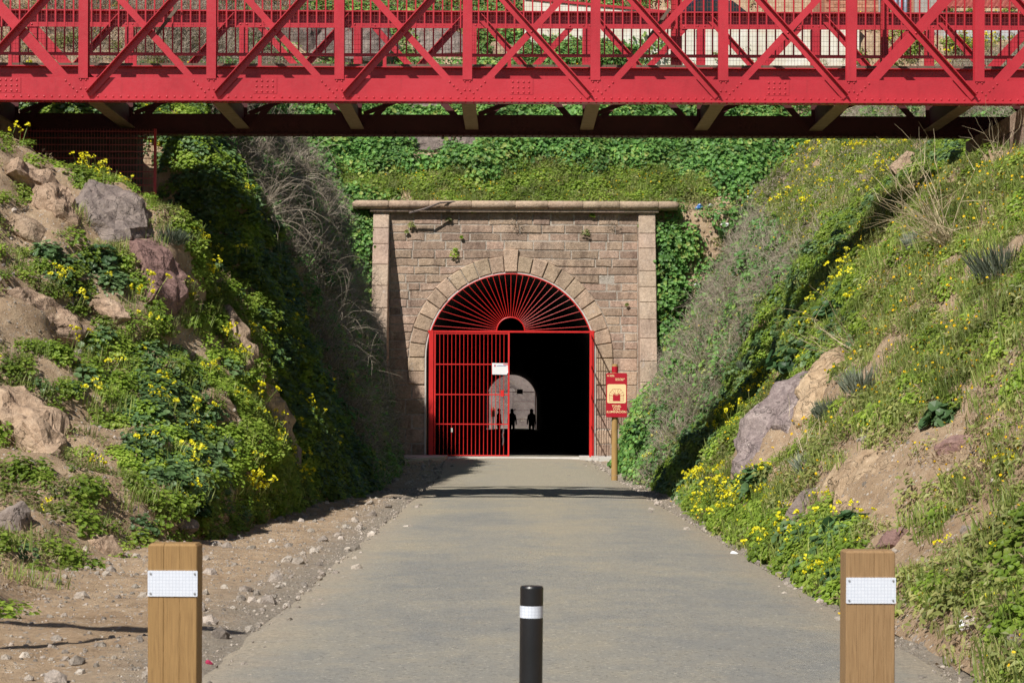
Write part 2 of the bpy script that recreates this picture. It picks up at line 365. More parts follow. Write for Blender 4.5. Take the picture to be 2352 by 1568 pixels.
def leaf(name, cs, trans=.25, rough=.5, spec=.4, var=.32):
    m, nt, b = nodes_of(name)
    r0 = rnd(nt)
    isl = nt.nodes.new('ShaderNodeNewGeometry').outputs['Random Per Island']
    ad = N(nt,'ShaderNodeMath', operation='MULTIPLY_ADD'); ad.inputs[1].default_value = .45; nt.links.new(r0, ad.inputs[0])
    m2 = N(nt,'ShaderNodeMath', operation='MULTIPLY'); m2.inputs[1].default_value = .55; nt.links.new(isl, m2.inputs[0]); nt.links.new(m2.outputs[0], ad.inputs[2])
    n = len(cs); col = ramp(nt, ad.outputs[0], [(.12+.76*i/(n-1), c) for i,c in enumerate(cs)])
    pn = ramp(nt, noise_tex(nt, .9, 3, .6), [(.35,(1-var,)*3),(.65,(1+var,)*3)])
    col = mixc(nt, 1.0, col, pn, 'MULTIPLY')
    nt.links.new(col, b.inputs['Base Color']); b.inputs['Roughness'].default_value = rough; b.inputs['Specular IOR Level'].default_value = spec
    if trans:
        t = nt.nodes.new('ShaderNodeBsdfTranslucent'); nt.links.new(col, t.inputs[0])
        mx = nt.nodes.new('ShaderNodeMixShader'); mx.inputs[0].default_value = trans
        out = nt.nodes['Material Output']; nt.links.new(b.outputs[0], mx.inputs[1]); nt.links.new(t.outputs[0], mx.inputs[2]); nt.links.new(mx.outputs[0], out.inputs[0])
    return m
M['clover'] = leaf('clover_leaf', [(.140,.225,.026),(.245,.365,.042),(.390,.475,.085)], .45)
M['mallow'] = leaf('mallow_leaf', [(.060,.120,.042),(.110,.195,.066),(.185,.275,.115)], .3, .45)
M['ivy'] = leaf('ivy_leaf', [(.055,.150,.034),(.118,.265,.058),(.190,.365,.080),(.36,.40,.10)], .32, .5)
M['grass'] = leaf('grass_blade', [(.155,.225,.048),(.250,.335,.075),(.41,.44,.14)], .4)
M['weed'] = leaf('weed_leaf', [(.150,.185,.050),(.235,.272,.072),(.37,.36,.125)], .35)
M['dryleaf'] = leaf('dry_weed', [(.23,.155,.10),(.34,.245,.16),(.46,.36,.23)], .15, .8, .1)
M['twig'] = leaf('dry_twig', [(.18,.145,.11),(.30,.25,.195),(.45,.385,.31)], 0, .85, .1, .15)
M['straw'] = leaf('pale_straw', [(.40,.32,.20),(.52,.43,.28),(.60,.52,.36)], 0, .8, .1, .1)
M['greyleaf'] = leaf('grey_green_leaf', [(.11,.145,.095),(.18,.215,.15),(.30,.33,.25)], .15, .7, .2)
M['bigleaf'] = leaf('broad_mallow_leaf', [(.035,.085,.030),(.065,.135,.045),(.11,.19,.07)], .25, .5)
M['petal'] = leaf('yellow_petal', [(.76,.68,.014),(.82,.76,.03),(.87,.83,.10)], .3, .6, .2, .05)
M['daisy'] = leaf('orange_yellow_petal', [(.75,.42,.008),(.82,.52,.012),(.85,.60,.02)], .2, .6, .2, .05)

# ------------------------------------------------------------------ terrain of the cutting
def fbm(x, y, z, o=4): return mnoise.fractal(Vector((x,y,z)), 1.0, 2.0, o)
LST = {  # left bank: Y -> (x, z) profile from the toe up
 -12:[(-6.5,0),(-7.2,.4),(-8,.9),(-9,1.6),(-10,2.4),(-11.5,3.4),(-13,4.2),(-17,5)],
  10:[(-2.95,0),(-3.5,.20),(-4.4,.42),(-5.8,.75),(-7.4,1.25),(-9,2.1),(-12,3.4),(-16,4.6)],
  16:[(-3.35,0),(-3.8,.26),(-4.6,.50),(-5.7,.80),(-7.0,1.3),(-8.4,2.0),(-10.2,3.2),(-14,4.8)],
  18.6:[(-3.45,0),(-3.9,.36),(-4.7,.66),(-5.7,1.0),(-6.4,1.45),(-7.4,2.2),(-8.8,3.5),(-13,5.0)],
  20.5:[(-3.18,0),(-3.32,.50),(-3.95,.86),(-5.0,1.25),(-5.8,1.75),(-6.8,2.6),(-8.0,3.8),(-12,5.2)],
  23.5:[(-3.00,0),(-3.10,.72),(-3.6,1.22),(-4.4,1.62),(-5.3,2.15),(-6.2,3.0),(-7.4,4.1),(-11,5.3)],
  28:[(-2.92,0),(-3.10,1.25),(-3.60,2.2),(-4.0,2.90),(-4.4,3.9),(-5.3,4.38),(-7,5.1),(-11,5.4)],
  29:[(-2.90,0),(-3.12,1.25),(-3.60,2.2),(-4.0,2.90),(-4.4,3.8),(-5.3,4.25),(-7,4.9),(-11,5.4)],
  30.2:[(-2.95,0),(-3.5,1.5),(-4.0,2.5),(-4.5,3.3),(-5.0,3.7),(-5.6,3.9),(-7,4.1),(-11,5.4)],
  32:[(-2.7,0),(-3.35,1.75),(-3.85,3.1),(-4.3,3.8),(-4.9,4.1),(-5.6,4.2),(-7,4.3),(-11,5.4)],
  33.2:[(-2.5,0),(-3.2,1.7),(-3.8,3.3),(-4.5,4.8),(-5.2,5.8),(-6.0,6.3),(-7.3,6.8),(-11,7.2)],
  36:[(-2.45,0),(-3.2,1.8),(-3.9,3.7),(-4.7,5.5),(-5.4,6.8),(-6.5,7.9),(-8,9.0),(-12,11)],
  42:[(-2.75,0),(-3.35,2.0),(-4.0,4.2),(-4.8,6.3),(-5.7,8.0),(-7,9.6),(-9,11.4),(-13,14)],
  52:[(-3.1,0),(-3.7,2.4),(-4.3,4.9),(-5.2,7.4),(-6.3,9.5),(-8,11.5),(-10.5,13.8),(-15,17)],
  60:[(-3.8,0),(-4.1,1.8),(-4.5,3.4),(-5.3,5.2),(-6.3,7.2),(-7.8,9.6),(-11,13.4),(-16,18)],
  66:[(-4.3,0),(-4.6,1.6),(-5.1,3.2),(-5.9,5.0),(-6.9,7.0),(-8.4,9.6),(-11,13.6),(-16,18.5)]}
RST = {
 -12:[(2.6,0),(3.1,.3),(3.8,.7),(4.8,1.3),(6,2.2),(7.5,3.3),(9.5,4.6),(14,5.4)],
  9:[(2.35,0),(2.7,.25),(3.3,.65),(4.1,1.25),(5.2,2.1),(6.6,3.2),(8.6,4.6),(13,5.4)],
  16:[(2.28,0),(2.65,.35),(3.2,.9),(3.9,1.6),(4.8,2.5),(6,3.6),(7.8,4.9),(12,5.5)],
  23:[(2.35,0),(2.8,.6),(3.4,1.3),(4.1,2.1),(4.9,3.0),(6.0,4.1),(7.6,5.1),(12,5.5)],
  29:[(2.5,0),(3.0,.8),(3.55,1.6),(4.2,2.5),(5.0,3.5),(6.1,4.6),(7.6,5.3),(12,5.5)],
  33:[(2.68,0),(3.25,.8),(3.9,1.55),(4.4,2.5),(4.95,3.4),(6.0,4.6),(7.4,5.4),(12,5.6)],
  37:[(2.6,0),(3.2,.8),(3.9,1.7),(4.6,2.9),(5.4,4.1),(6.4,5.3),(8,6.3),(13,7.0)],
  44:[(2.7,0),(3.3,1.1),(4.1,2.4),(5.1,3.9),(6.2,5.4),(7.4,6.7),(9,7.6),(14,8.4)],
  53:[(2.95,0),(3.6,1.4),(4.5,3.0),(5.6,4.8),(6.8,6.6),(8.2,8.2),(10,9.4),(15,10.5)],
  60:[(3.6,0),(4.2,1.4),(5.0,2.9),(6.0,4.6),(7.1,6.4),(8.6,8.4),(11,10.2),(16,11.8)],
  63.2:[(4.3,0),(4.9,1.4),(5.6,2.8),(6.5,4.4),(7.5,6.2),(8.8,8.2),(11,10.4),(16,12.2)],
  66:[(4.55,0),(4.9,1.5),(5.4,3.2),(6.0,5.2),(6.7,7.2),(8.4,8.9),(11,10.8),(16,12.5)]}
def prof(st, Y):
    ks = sorted(st); Y = min(max(Y, ks[0]), ks[-1])
    for a,b in zip(ks, ks[1:]):
        if Y <= b: break
    t = (Y-a)/(b-a); t = t*t*(3-2*t)*.6+t*.4
    return np.array(st[a])*(1-t)+np.array(st[b])*t
NT = 84
def bank(name, st, sgn, seed):
    ys = np.concatenate([np.arange(-12,6,.8), np.arange(6,40,.16), np.arange(40,66.01,.24)])
    out = np.linspace(0,1,NT)**1.15
    V = []
    for Y in ys:
        p = prof(st, Y); d = np.r_[0, np.cumsum(np.hypot(*np.diff(p, axis=0).T))]; u = out*d[-1]
        xs = np.interp(u, d, p[:,0]); zs = np.interp(u, d, p[:,1])
        for k in range(NT):
            x, z = xs[k], zs[k]
            j, i = min(k+1,NT-1), max(k-1,0)
            nx, nz = -(zs[j]-zs[i]), (xs[j]-xs[i])
            if nz < 0: nx, nz = -nx, -nz
            L = math.hypot(nx,nz) or 1; nx, nz = nx/L, nz/L
            w = min(1, u[k]/1.0)
            a = fbm(x*.55+seed, Y*.55, z*.55, 3)*.30 + fbm(x*2.1, Y*2.1+seed, z*2.1, 3)*.12
            r = mnoise.ridged_multi_fractal(Vector((x*.9,Y*.5,z*1.6+seed)), .9, 2.1, 3, 1, 2)
            a += (r-1.1)*.06
            if 28.0 < Y < 32.6 and abs(x) > 4.4: a = min(a, .05)
            a *= w*(.75 if st is RST and Y < 25 else 1)
            V.append((x+nx*a, Y, z+nz*a))
        V.append((sgn*60, Y, zs[-1]+2.5)); V.append((sgn*60, Y, -1))
    n = NT+2; F_ = []
    for i in range(len(ys)-1):
        for k in range(n-1):
            q = (i*n+k, i*n+k+1, (i+1)*n+k+1, (i+1)*n+k)
            F_.append(q if sgn > 0 else q[::-1])
    me = bpy.data.meshes.new(name); me.from_pydata(V, [], F_); me.update()
    me.polygons.foreach_set('use_smooth', [True]*len(me.polygons))
    return tag(link(name, me, M['dirt']), None, None, None, 'structure')
hill_left = bank('hillside_left', LST, -1, 3.1)
hill_left['label'] = 'left earth bank of the cutting with rocks and weeds'
hill_right = bank('hillside_right', RST, 1, 11.7)
hill_right['label'] = 'right grassy earth bank of the cutting with yellow flowers'

def hill_z(x, Y):
    yy = [64.5,65.35,65.5,67,72,74.3,78,86,100,130,180,210,220,222]
    zz = [7.6,7.7,7.85,8.9,12.6,14.35,16.8,21,27,30,24,12,8.4,8.0]
    z = np.interp(Y, yy, zz)
    if Y < 65.4 and (x < -4.36 or x > 4.46): z = np.interp(Y, [63.4,63.9,64.6,65.35], [-.6,.6,4.2,7.75])
    elif Y < 64.4: z = -.6
    if Y < 214:
        if x < -5: z += min(-x-5, 25)*.42*(1 if Y < 200 else (214-Y)/14)
        if x > 5 and Y < 74: z -= min(x-5, 12)*.10*(1-(Y-65)/9)
    if x > 3.4 and 70 < Y <= 74.5: z = min(z, 12.7)
    if x > .5 and 74.5 < Y < 88: z = min(z, 14.35) if x < 1 else min(z, 15.2)
    z += fbm(x*.35, Y*.35, 4.2, 4)*.55*min(1, max(0,(Y-65.6)/2)) + fbm(x*1.4, Y*1.4, 1.2, 3)*.12
    if Y < 65.4 and -4.36 < x < 4.46: z = min(z, 7.70)
    return z
def heightfield(name, xs, ys, fz, mat):
    V = [(x,y,fz(x,y)) for y in ys for x in xs]; n = len(xs)
    F_ = [(j*n+i, j*n+i+1, (j+1)*n+i+1, (j+1)*n+i) for j in range(len(ys)-1) for i in range(n-1)]
    me = bpy.data.meshes.new(name); me.from_pydata(V, [], F_); me.update()
    me.polygons.foreach_set('use_smooth', [True]*len(me.polygons))
    return tag(link(name, me, mat), kind='structure')
hxs = np.unique(np.concatenate([np.arange(-60,-14,4), np.arange(-14,22,.25), np.arange(22,62,4), [-4.37,-4.34,4.44,4.47]]))
hys = np.concatenate([np.arange(63.4,65.4,.1), np.arange(65.5,79,.25), np.arange(79,100,1.5), np.arange(100,222.1,4)])
hill = heightfield('hillside_above_tunnel', hxs, hys, hill_z, M['dirt'])
bm = bmesh.new(); bm.from_mesh(hill.data)
bmesh.ops.delete(bm, geom=[f for f in bm.faces if (lambda c: c.y < 65.3 and -4.36 < c.x < 4.46)(f.calc_center_median())], context='FACES')
bm.to_mesh(hill.data); bm.free()
hill['label'] = 'green hillside rising above the tunnel mouth'

ROAD_L, ROAD_R = -1.60, 2.26
def road_half(Y):  # the path widens a little in front of the gate
    w = max(0, min(1, (Y-44)/16)); return ROAD_L-.45*w, ROAD_R+.15*w
def verge_z(x, Y):
    a, b = road_half(Y)
    d = max(a-x, x-b)                      # distance outside the path
    n = fbm(x*1.3, Y*1.3, 7.7, 4)*.05 + fbm(x*5, Y*5, 2.2, 2)*.02
    e = max(-1, min(1, (d+fbm(x*.8, Y*.45, 3.3, 4)*.26+fbm(x*4, Y*2.5, 8.3, 3)*.08)/.30))
    z = -.012 + e*.022 + n*(max(0,e)*.9)
    if x < a and Y < 45: z += max(0, min(d-.9, 1.4))*.07*(1+1.2*fbm(x*1.1,Y*1.1,1.5,3))
    return z
vxs = np.concatenate([np.arange(-8,-3.2,.2), np.arange(-3.2,-.9,.055), np.arange(-.9,1.6,.5), np.arange(1.6,3.2,.055), np.arange(3.2,6,.25)])
vys = np.concatenate([np.arange(-12,6,1), np.arange(6,26,.11), np.arange(26,65.1,.3)])
verge = heightfield('ground_verge', vxs, vys, verge_z, M['verge'])
verge['label'] = 'sandy dirt verge beside the gravel path'
ground = MB().add([(-300,-60,-.35),(300,-60,-.35),(300,600,-.35),(-300,600,-.35)], [(0,1,2,3)]).build('ground', M['dirt']); tag(ground, kind='structure')
rb = MB(); rys = list(np.arange(-12,65,.5))+list(range(65,262,6)); rows = []
for Y in rys:
    a, b = road_half(min(Y,64)); a -= .12; b += .12
    rows.append([(a+(b-a)*t, Y, .004+.03*(1-(2*t-1)**2)+(0.006*fbm(t*4,Y*.6,5.5,2)) - (.06 if t in (0,1) else 0)) for t in (0,.06,.2,.35,.5,.65,.8,.94,1)])
for i,r in enumerate(rows[:-1]):
    b0 = len(rb.v); rb.v += r+rows[i+1]; n = len(r)
    rb.f += [(b0+k, b0+k+1, b0+n+k+1, b0+n+k) for k in range(n-1)]; rb.m += [0]*(n-1)
path = rb.build('path', M['road'], smooth=True); tag(path, 'grey gravel path leading into the tunnel', kind='structure')

def bvh_of(o):
    me = o.data; return BVHTree.FromPolygons([v.co.copy() for v in me.vertices], [tuple(p.vertices) for p in me.polygons])
TERR = {'L':bvh_of(hill_left), 'R':bvh_of(hill_right), 'H':bvh_of(hill), 'G':bvh_of(verge)}
def hit(px, py, which='LRHG'):
    d = P(px,py,1.0)-Vector((0,0,H)); d.normalize(); best = None
    for w in which:
        loc, nor, idx, dist = TERR[w].ray_cast(Vector((0,0,H)), d)
        if loc is not None and (best is None or dist < best[2]): best = (loc, nor if nor.dot(d) < 0 else -nor, dist)
    return best
# ------------------------------------------------------------------ tunnel portal
PY = 65.0; ACX, AZ, AR, ARO = -.05, 3.14, 2.65, 3.18
portal = empty('tunnel_portal', (0, PY, 0))
tag(portal, 'granite tunnel portal with round arch, cornice and sloping side buttresses', 'tunnel portal')
XL, XR, ZT = -3.85, 3.92, 7.68
def arch_pts(r, n=40, z0=0.0):
    pts = [(ACX-r, z0), (ACX-r, (z0+AZ)/2)]
    pts += [(ACX-r*math.cos(math.pi*i/n), AZ+r*math.sin(math.pi*i/n)) for i in range(n+1)]
    return pts+[(ACX+r, (z0+AZ)/2), (ACX+r, z0)]
def backing(name, mat, y0, y1, parent, x0, x1, zt, r=AR):
    m = MB(); a = arch_pts(r); k = len(a); o = []
    for (x,z) in a:
        dx, dz = x-ACX, z-AZ
        if z <= AZ+.01: o.append((x0 if dx < 0 else x1, z))
        else:
            sx = ((x1-ACX) if dx > 0 else (ACX-x0))/max(abs(dx),1e-6); sz = (zt-AZ)/max(dz,1e-6); s = min(sx,sz); o.append((ACX+dx*s, AZ+dz*s))
    for cxx in (x0, x1):                       # put the top corners in
        i = min(range(k), key=lambda q: (o[q][0]-cxx)**2+(o[q][1]-zt)**2); o[i] = (cxx, zt)
    vs = [(x,y0,z) for x,z in a]+[(x,y0,z) for x,z in o]+[(x,y1,z) for x,z in a]
    fs = [(i, k+i, k+i+1, i+1) for i in range(k-1)]+[(i, i+1, 2*k+i+1, 2*k+i) for i in range(k-1)]
    m.add(vs, fs); return m.build(name, mat, parent)
backing('mortar_wall', M['mortar'], .018, 1.2, portal, XL-.3, XR+.3, ZT+.05)
def jit(a): return (random.random()-.5)*2*a
def block(poly, y0, y1, mat, name='stone_block', ch=.016):
    poly = [(x+jit(.006), z+jit(.006)) for x,z in poly]
    return MB().prism(poly, y0+jit(.010), y1, ch).build(name, mat, portal)
rows = [0,.46,.92,1.37,1.84,2.30,2.74,3.15]
while rows[-1] < ZT-.30: rows.append(rows[-1]+random.uniform(.245,.29))
rows[-1] = ZT
def xo(z):
    if z <= AZ: return ARO
    d = ARO**2-(z-AZ)**2; return math.sqrt(d) if d > 0 else 0
G = .017
for ri,(z0,z1) in enumerate(zip(rows, rows[1:])):
    segs = []
    if z1 <= 2.31: lim = [(z0,AR+.0),(z1,AR+.0)]
    else: lim = [(z0+(z1-z0)*t, xo(z0+(z1-z0)*t)) for t in (0,.33,.66,1)]
    if lim[0][1] <= .02: segs = [('full', XL, XR)]
    else: segs = [('l', XL, None), ('r', None, XR)]
    for kind, xa, xb in segs:
        if kind == 'full': lo, hi = xa, xb
        elif kind == 'l': lo, hi = xa, ACX-max(l[1] for l in lim)
        else: lo, hi = ACX+max(l[1] for l in lim), xb
        if z1 <= 2.31: cuts = [lo, lo+(hi-lo)*((.45 if ri%2 else .62) if kind=='l' else (.55 if ri%2 else .38)), hi]
        else:
            cuts = [lo]
            while hi-cuts[-1] > 1.15: cuts.append(cuts[-1]+random.uniform(.48,1.02))
            if hi-cuts[-1] > .8: cuts.append((cuts[-1]+hi)/2+jit(.08))
            if kind == 'r': cuts = [lo+hi-c for c in cuts][::-1]; cuts[-1] = hi if abs(cuts[-1]-hi) < 1e-6 else cuts[-1]
            if kind == 'r': cuts = cuts+[hi] if cuts[-1] != hi else cuts; cuts[0] = lo if len(cuts) and abs(cuts[0]-lo) < .3 else cuts[0]; cuts = ([lo]+cuts if cuts[0] != lo else cuts)
            else: cuts.append(hi)
        for ci,(a,b) in enumerate(zip(cuts, cuts[1:])):
            if b-a < .04: continue
            zz0, zz1 = z0+G, z1-G
            e = random.uniform(-.008,.008)
            if kind == 'l' and b == hi and z1 > 2.31:
                right = [(ACX-l[1]-G, min(max(l[0],zz0),zz1)) for l in lim]
                poly = [(a+G,zz0)]+right+[(a+G,zz1)]
            elif kind == 'r' and a == lo and z1 > 2.31:
                left = [(ACX+l[1]+G, min(max(l[0],zz0),zz1)) for l in lim][::-1]
                poly = left[-1:]+[(b-G,zz0),(b-G,zz1)]+left[:-1]
            else: poly = [(a+G,zz0+e),((a+b)/2,zz0+jit(.01)),(b-G,zz0-e),(b-G,zz1+e*.5),((a+b)/2,zz1+jit(.01)),(a+G,zz1)]
            block(poly, jit(.014), .3, M['ashlar'])
NV = 21
for i in range(NV):
    a0, a1 = math.pi*i/NV, math.pi*(i+1)/NV; g = .0045
    key = i == NV//2; ro = ARO+(.20 if key else random.uniform(-.015,.03)); ri_ = AR+.03
    poly = [(ACX+r*math.cos(a), AZ+r*math.sin(a)) for r,a in ((ri_,a0+g),(ro,a0+g),(ro,(a0+a1)/2),(ro,a1-g),(ri_,a1-g),(ri_,(a0+a1)/2))]
    if key: poly = [poly[0],poly[1],poly[3],poly[4]]
    block(poly, -.055-(.03 if key else 0), .4, M['ring'], 'voussoir', .022)
for s in (-1,1):
    for z0,z1 in ((2.30,2.72),(2.72,3.135)):
        xs = sorted((ACX+s*(AR+.03), ACX+s*(ARO+.02)))
        block([(xs[0],z0+.008),(xs[1],z0+.008),(xs[1],z1-.008),(xs[0],z1-.008)], -.05, .4, M['ring'], 'voussoir', .022)
# pale plastered edge of the opening
em = MB(); a = arch_pts(AR+.035); b = arch_pts(AR-.01); k = len(a)
em.add([(x,-.03,z) for x,z in a]+[(x,-.03,z) for x,z in b]+[(x,.5,z) for x,z in b], [(i,i+1,k+i+1,k+i) for i in range(k-1)]+[(k+i,k+i+1,2*k+i+1,2*k+i) for i in range(k-1)])
em.build('arch_edge', M['concrete'], portal)
# battered buttresses
for (xa,xb) in ((-4.35,XL-.004),(XR+.004,4.45)):
    z = 0
    while z < ZT-.05:
        h = random.uniform(.46,.72); z1 = min(z+h, ZT)
        if ZT-z1 < .25: z1 = ZT
        def pj(q): return -(.10+1.85*(1-q/ZT))
        y0a, y0b = pj(z+.006), pj(z1-.006)
        w = .006+abs(jit(.006))
        m = MB(); c = .02
        m.add([(xa+c,y0a,z+c),(xb-c,y0a,z+c),(xb-c,y0b,z1-c),(xa+c,y0b,z1-c),
               (xa,y0a+c,z+.004),(xb,y0a+c,z+.004),(xb,y0b+c,z1-.004),(xa,y0b+c,z1-.004),
               (xa,.3,z+.004),(xb,.3,z+.004),(xb,.3,z1-.004),(xa,.3,z1-.004)],
              [(0,1,2,3),(0,4,5,1),(1,5,6,2),(2,6,7,3),(3,7,4,0),(4,8,9,5),(5,9,10,6),(6,10,11,7),(7,11,8,4)])
        m.build('buttress_stone', M['pil'], portal); z = z1
# ledge and rounded cornice
x = -4.45
while x < 4.5:
    x1 = min(x+random.uniform(.8,1.15), 4.55)
    MB().span((x+.004,-.20,ZT+.002),(x1-.004,.3,ZT+.085)).build('ledge_stone', M['pil'], portal); x = x1
x = -5.0
while x < 5.1:
    x1 = min(x+random.uniform(.95,1.4), 5.18)
    if 5.18-x1 < .4: x1 = 5.18
    e = [x+.005, x+.02, x1-.02, x1-.005]; r = [.118,.13,.13,.118]
    if x <= -4.99: e = [x, x+.05, x+.12, x1-.02, x1-.005]; r = [.05,.10,.13,.13,.118]
    if x1 >= 5.17: e = [x+.005, x+.02, x1-.12, x1-.05, x1]; r = [.118,.13,.13,.10,.05]
    m = MB().tube([(q,-.20,ZT+.215) for q in e], r, 14)
    o = m.build('cornice_stone', M['ring'], portal, smooth=True); x = x1
MB().span((-5.0,-.05,ZT+.09),(5.15,.6,ZT+.31)).build('cornice_backing', M['pil'], portal)

# tunnel tube
lin = arch_pts(AR, 24, -.3); k = len(lin); lm = MB(); lys = [65.45]+[68+6*i for i in range(26)]+[221.0]
for i,Y in enumerate(lys): lm.v += [(x+.0,Y,z) for x,z in lin]
lm.f = [(i*k+j, i*k+j+1, (i+1)*k+j+1, (i+1)*k+j) for i in range(len(lys)-1) for j in range(k-1)]; lm.m = [0]*len(lm.f)
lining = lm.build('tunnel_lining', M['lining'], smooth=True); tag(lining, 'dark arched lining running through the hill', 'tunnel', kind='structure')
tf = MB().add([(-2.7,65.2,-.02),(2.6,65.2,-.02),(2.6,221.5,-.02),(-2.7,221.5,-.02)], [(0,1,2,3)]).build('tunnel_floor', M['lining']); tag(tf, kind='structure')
# concrete pads in front of the gate
ap = MB()
for poly in ([(-3.7,57.0),(-2.0,61.8),(-2.0,65.1),(-4.0,65.1)], [(2.05,63.0),(3.9,60.0),(4.0,65.1),(2.1,65.1)]):
    ap.add([(x,y,.10) for x,y in poly]+[(x,y,-.1) for x,y in poly], [(0,1,2,3),(0,4,5,1),(1,5,6,2),(2,6,7,3),(3,7,4,0)])
apron = ap.build('pavement_apron', M['concrete']); tag(apron, 'pale concrete pads at the foot of the portal', kind='structure')
MB().add([(-2.0,64.15,.052),(2.15,63.9,.052),(2.2,65.3,.056),(-2.1,65.3,.056),(-2.0,64.1,-.05),(2.15,63.85,-.05)],[(0,1,2,3),(4,5,1,0)]).build('threshold_slab', M['concrete'], apron)
MB().span((2.55,60.6,-.05),(4.0,61.25,.12)).build('kerb_slab', M['concrete'], apron)

# ------------------------------------------------------------------ gate
def build_gate(label, loc, right_open, left_open, rough=False):
    g = empty('tunnel_gate', loc); tag(g, label, 'gate', 'red gates at the tunnel mouths')
    mt = M['gate_red']; zb = 3.965
    MB().span((-2.60,-.06,0),(-2.46,.06,zb+.03)).build('gate_post', mt, g)
    MB().span((2.46,-.05,0),(2.55,.05,zb+.03)).build('gate_post', mt, g)
    MB().span((-2.63,-.03,zb-.035),(2.57,.03,zb+.02)).build('cross_beam', mt, g)
    fan = empty('fanlight', (0,0,0), 0, g)
    hub = [(ACX+.44*math.cos(R(2+176*i/24)), 0, zb+.44*math.sin(R(2+176*i/24))) for i in range(25)]
    MB().tube(hub, .022, 6).build('hub_arc', mt, fan)
    rim = [(ACX+(AR-.03)*math.cos(t), 0, AZ+(AR-.03)*math.sin(t)) for t in [R(19+142*i/40) for i in range(41)]]
    MB().tube(rim, .02, 6).build('rim_arc', mt, fan)
    for i in range(29):
        a = R(4+172*i/28); d = Vector((math.cos(a), math.sin(a)))
        o = Vector((0, zb-AZ)); bq = o.dot(d); L = -bq+math.sqrt(bq*bq-o.dot(o)+(AR-.03)**2)
        MB().tube([(ACX+d.x*.44,0,zb+d.y*.44),(ACX+d.x*L,0,zb+d.y*L)], .0095, 6).build('fan_ray', mt, fan)
    def leaf_(hx, sgn, ang, n=17, w=2.36):
        L = empty('gate_leaf', (hx,0,0), ang, g); z0, z1 = .07, zb-.05
        m = MB().span((0,-.025,z0),(.05*sgn,.025,z1)) if sgn > 0 else MB().span((-.05,-.025,z0),(0,.025,z1))
        m.span((min(sgn*(w-.05),sgn*w),-.025,z0),(max(sgn*(w-.05),sgn*w),.025,z1)).build('leaf_frame', mt, L)
        for zz in (z0+.025, z0+(z1-z0)*.26, z0+(z1-z0)*.5, z0+(z1-z0)*.745, z1-.025):
            MB().span((min(0,sgn*w)+.051,-.018,zz-.016),(max(0,sgn*w)-.051,.018,zz+.016)).build('leaf_rail', mt, L)
        for i in range(1,n+1):
            xx = sgn*(.05+(w-.1)*i/(n+1)); MB().tube([(xx,0,z0+.02),(xx,0,z1-.02)], .0105, 6).build('bar', mt, L)
        MB().span((sgn*(w-.22)-.05,-.05,z0+1.86),(sgn*(w-.22)+.05,-.024,z0+2.06)).build('lock_box', mt, L)
        return L
    leaf_(-2.44, 1, left_open); leaf_(2.44, -1, right_open)
    return g
gate = build_gate('bright red steel bar gate with sunburst fanlight in the near tunnel mouth', (0,64.97,0), R(88), R(-3))

# notice, chain, paper scrap on the left gate leaf
gy = 64.85
def on_gate(px,py,Y=gy): return P(px,py,Y)
c = on_gate(1149,847)
nt_ = empty('paper_notice', c); tag(nt_, 'white paper notice tied to the red gate bars', 'notice')
m = MB(); m.add([(-.25,-.01,-.17),(.20,-.015,-.18),(.245,-.03,-.10),(.26,-.01,.175),(-.255,-.012,.185),(-.25,.004,-.17),(.20,.0,-.18),(.245,-.015,-.10),(.26,.004,.175),(-.255,.003,.185)],
    [(0,1,2,3,4),(9,8,7,6,5)]+[(i,5+i,5+(i+1)%5,(i+1)%5) for i in range(5)]).build('sheet', M['white'], nt_)
m = MB(); m.add([(-.19,-.018,.08),(-.165,-.018,.065),(-.145,-.018,.08),(-.145,-.018,.13),(-.19,-.018,.13)], [(0,1,2,3,4)]).build('crest', M['ink_red'], nt_)
m = MB()
for i in range(9): m.span((-.11+i*.034,-.022,.092+jit(.004)),(-.11+i*.034+.024,-.0195,.112+jit(.006)))
m.build('heading_line', M['ink_blue'], nt_)
ch0 = on_gate(1155.5,981); chn = MB(); 
for i in range(16):
    a = math.pi/2*(i%2); p = ch0+Vector((.012*math.sin(i*.7),-.03,-.036*i))
    chn.tube([p+Vector((.018*math.cos(t)*math.cos(a), .018*math.cos(t)*math.sin(a), .026*math.sin(t))) for t in [2*math.pi*j/8 for j in range(9)]], .006, 4, cap=False)
o = chn.build('chain', M['galv']); tag(o, 'loose steel chain hanging from the lower gate rail', 'chain')
s0 = on_gate(1038,985); o = MB().box(s0+Vector((0,-.03,-.03)), (.05,.02,.13)).build('cloth_scrap', M['concrete']); tag(o, 'small pale scrap caught on the lower left gate rail', 'scrap')

# ------------------------------------------------------------------ red trail sign
SY = 42.5; sg = empty('trail_sign', (2.10, SY, 0)); tag(sg, 'red tunnel sign with cream pictogram on a round wooden post', 'sign')
MB().tube([(0,0,-.2),(0,0,1.3),(0,0,2.33),(0,0,2.385)], [.066,.064,.062,.054], 16).build('post', M['wood_round'], sg, smooth=False)
MB().tube([(0,0,2.215),(0,0,2.335)], [.0655,.0655], 16, cap=False).build('red_band', M['sign_red'], sg)
def rrect(w,h,r,n=4,cx=0,cz=0):
    pts = []
    for (sx,sz,a0) in ((1,-1,-90),(1,1,0),(-1,1,90),(-1,-1,180)):
        for i in range(n+1):
            a = R(a0+90*i/n); pts.append((cx+sx*(w/2-r)+r*math.cos(a), cz+sz*(h/2-r)+r*math.sin(a)))
    return pts
PZ = 1.75
panel = MB().prism(rrect(.43,.90,.03,4,.03,PZ), -.10, -.066, .004).build('panel', M['sign_red'], sg)
MB().prism(rrect(.385,.385,.035,4,.03,PZ+.03), -.104, -.099).build('pictogram_plate', M['cream'], panel)
pc = (.03, PZ-.12)     # foot of the little arch
def flat(m, poly, y): m.add([(x,y,z) for x,z in poly], [tuple(range(len(poly)))])
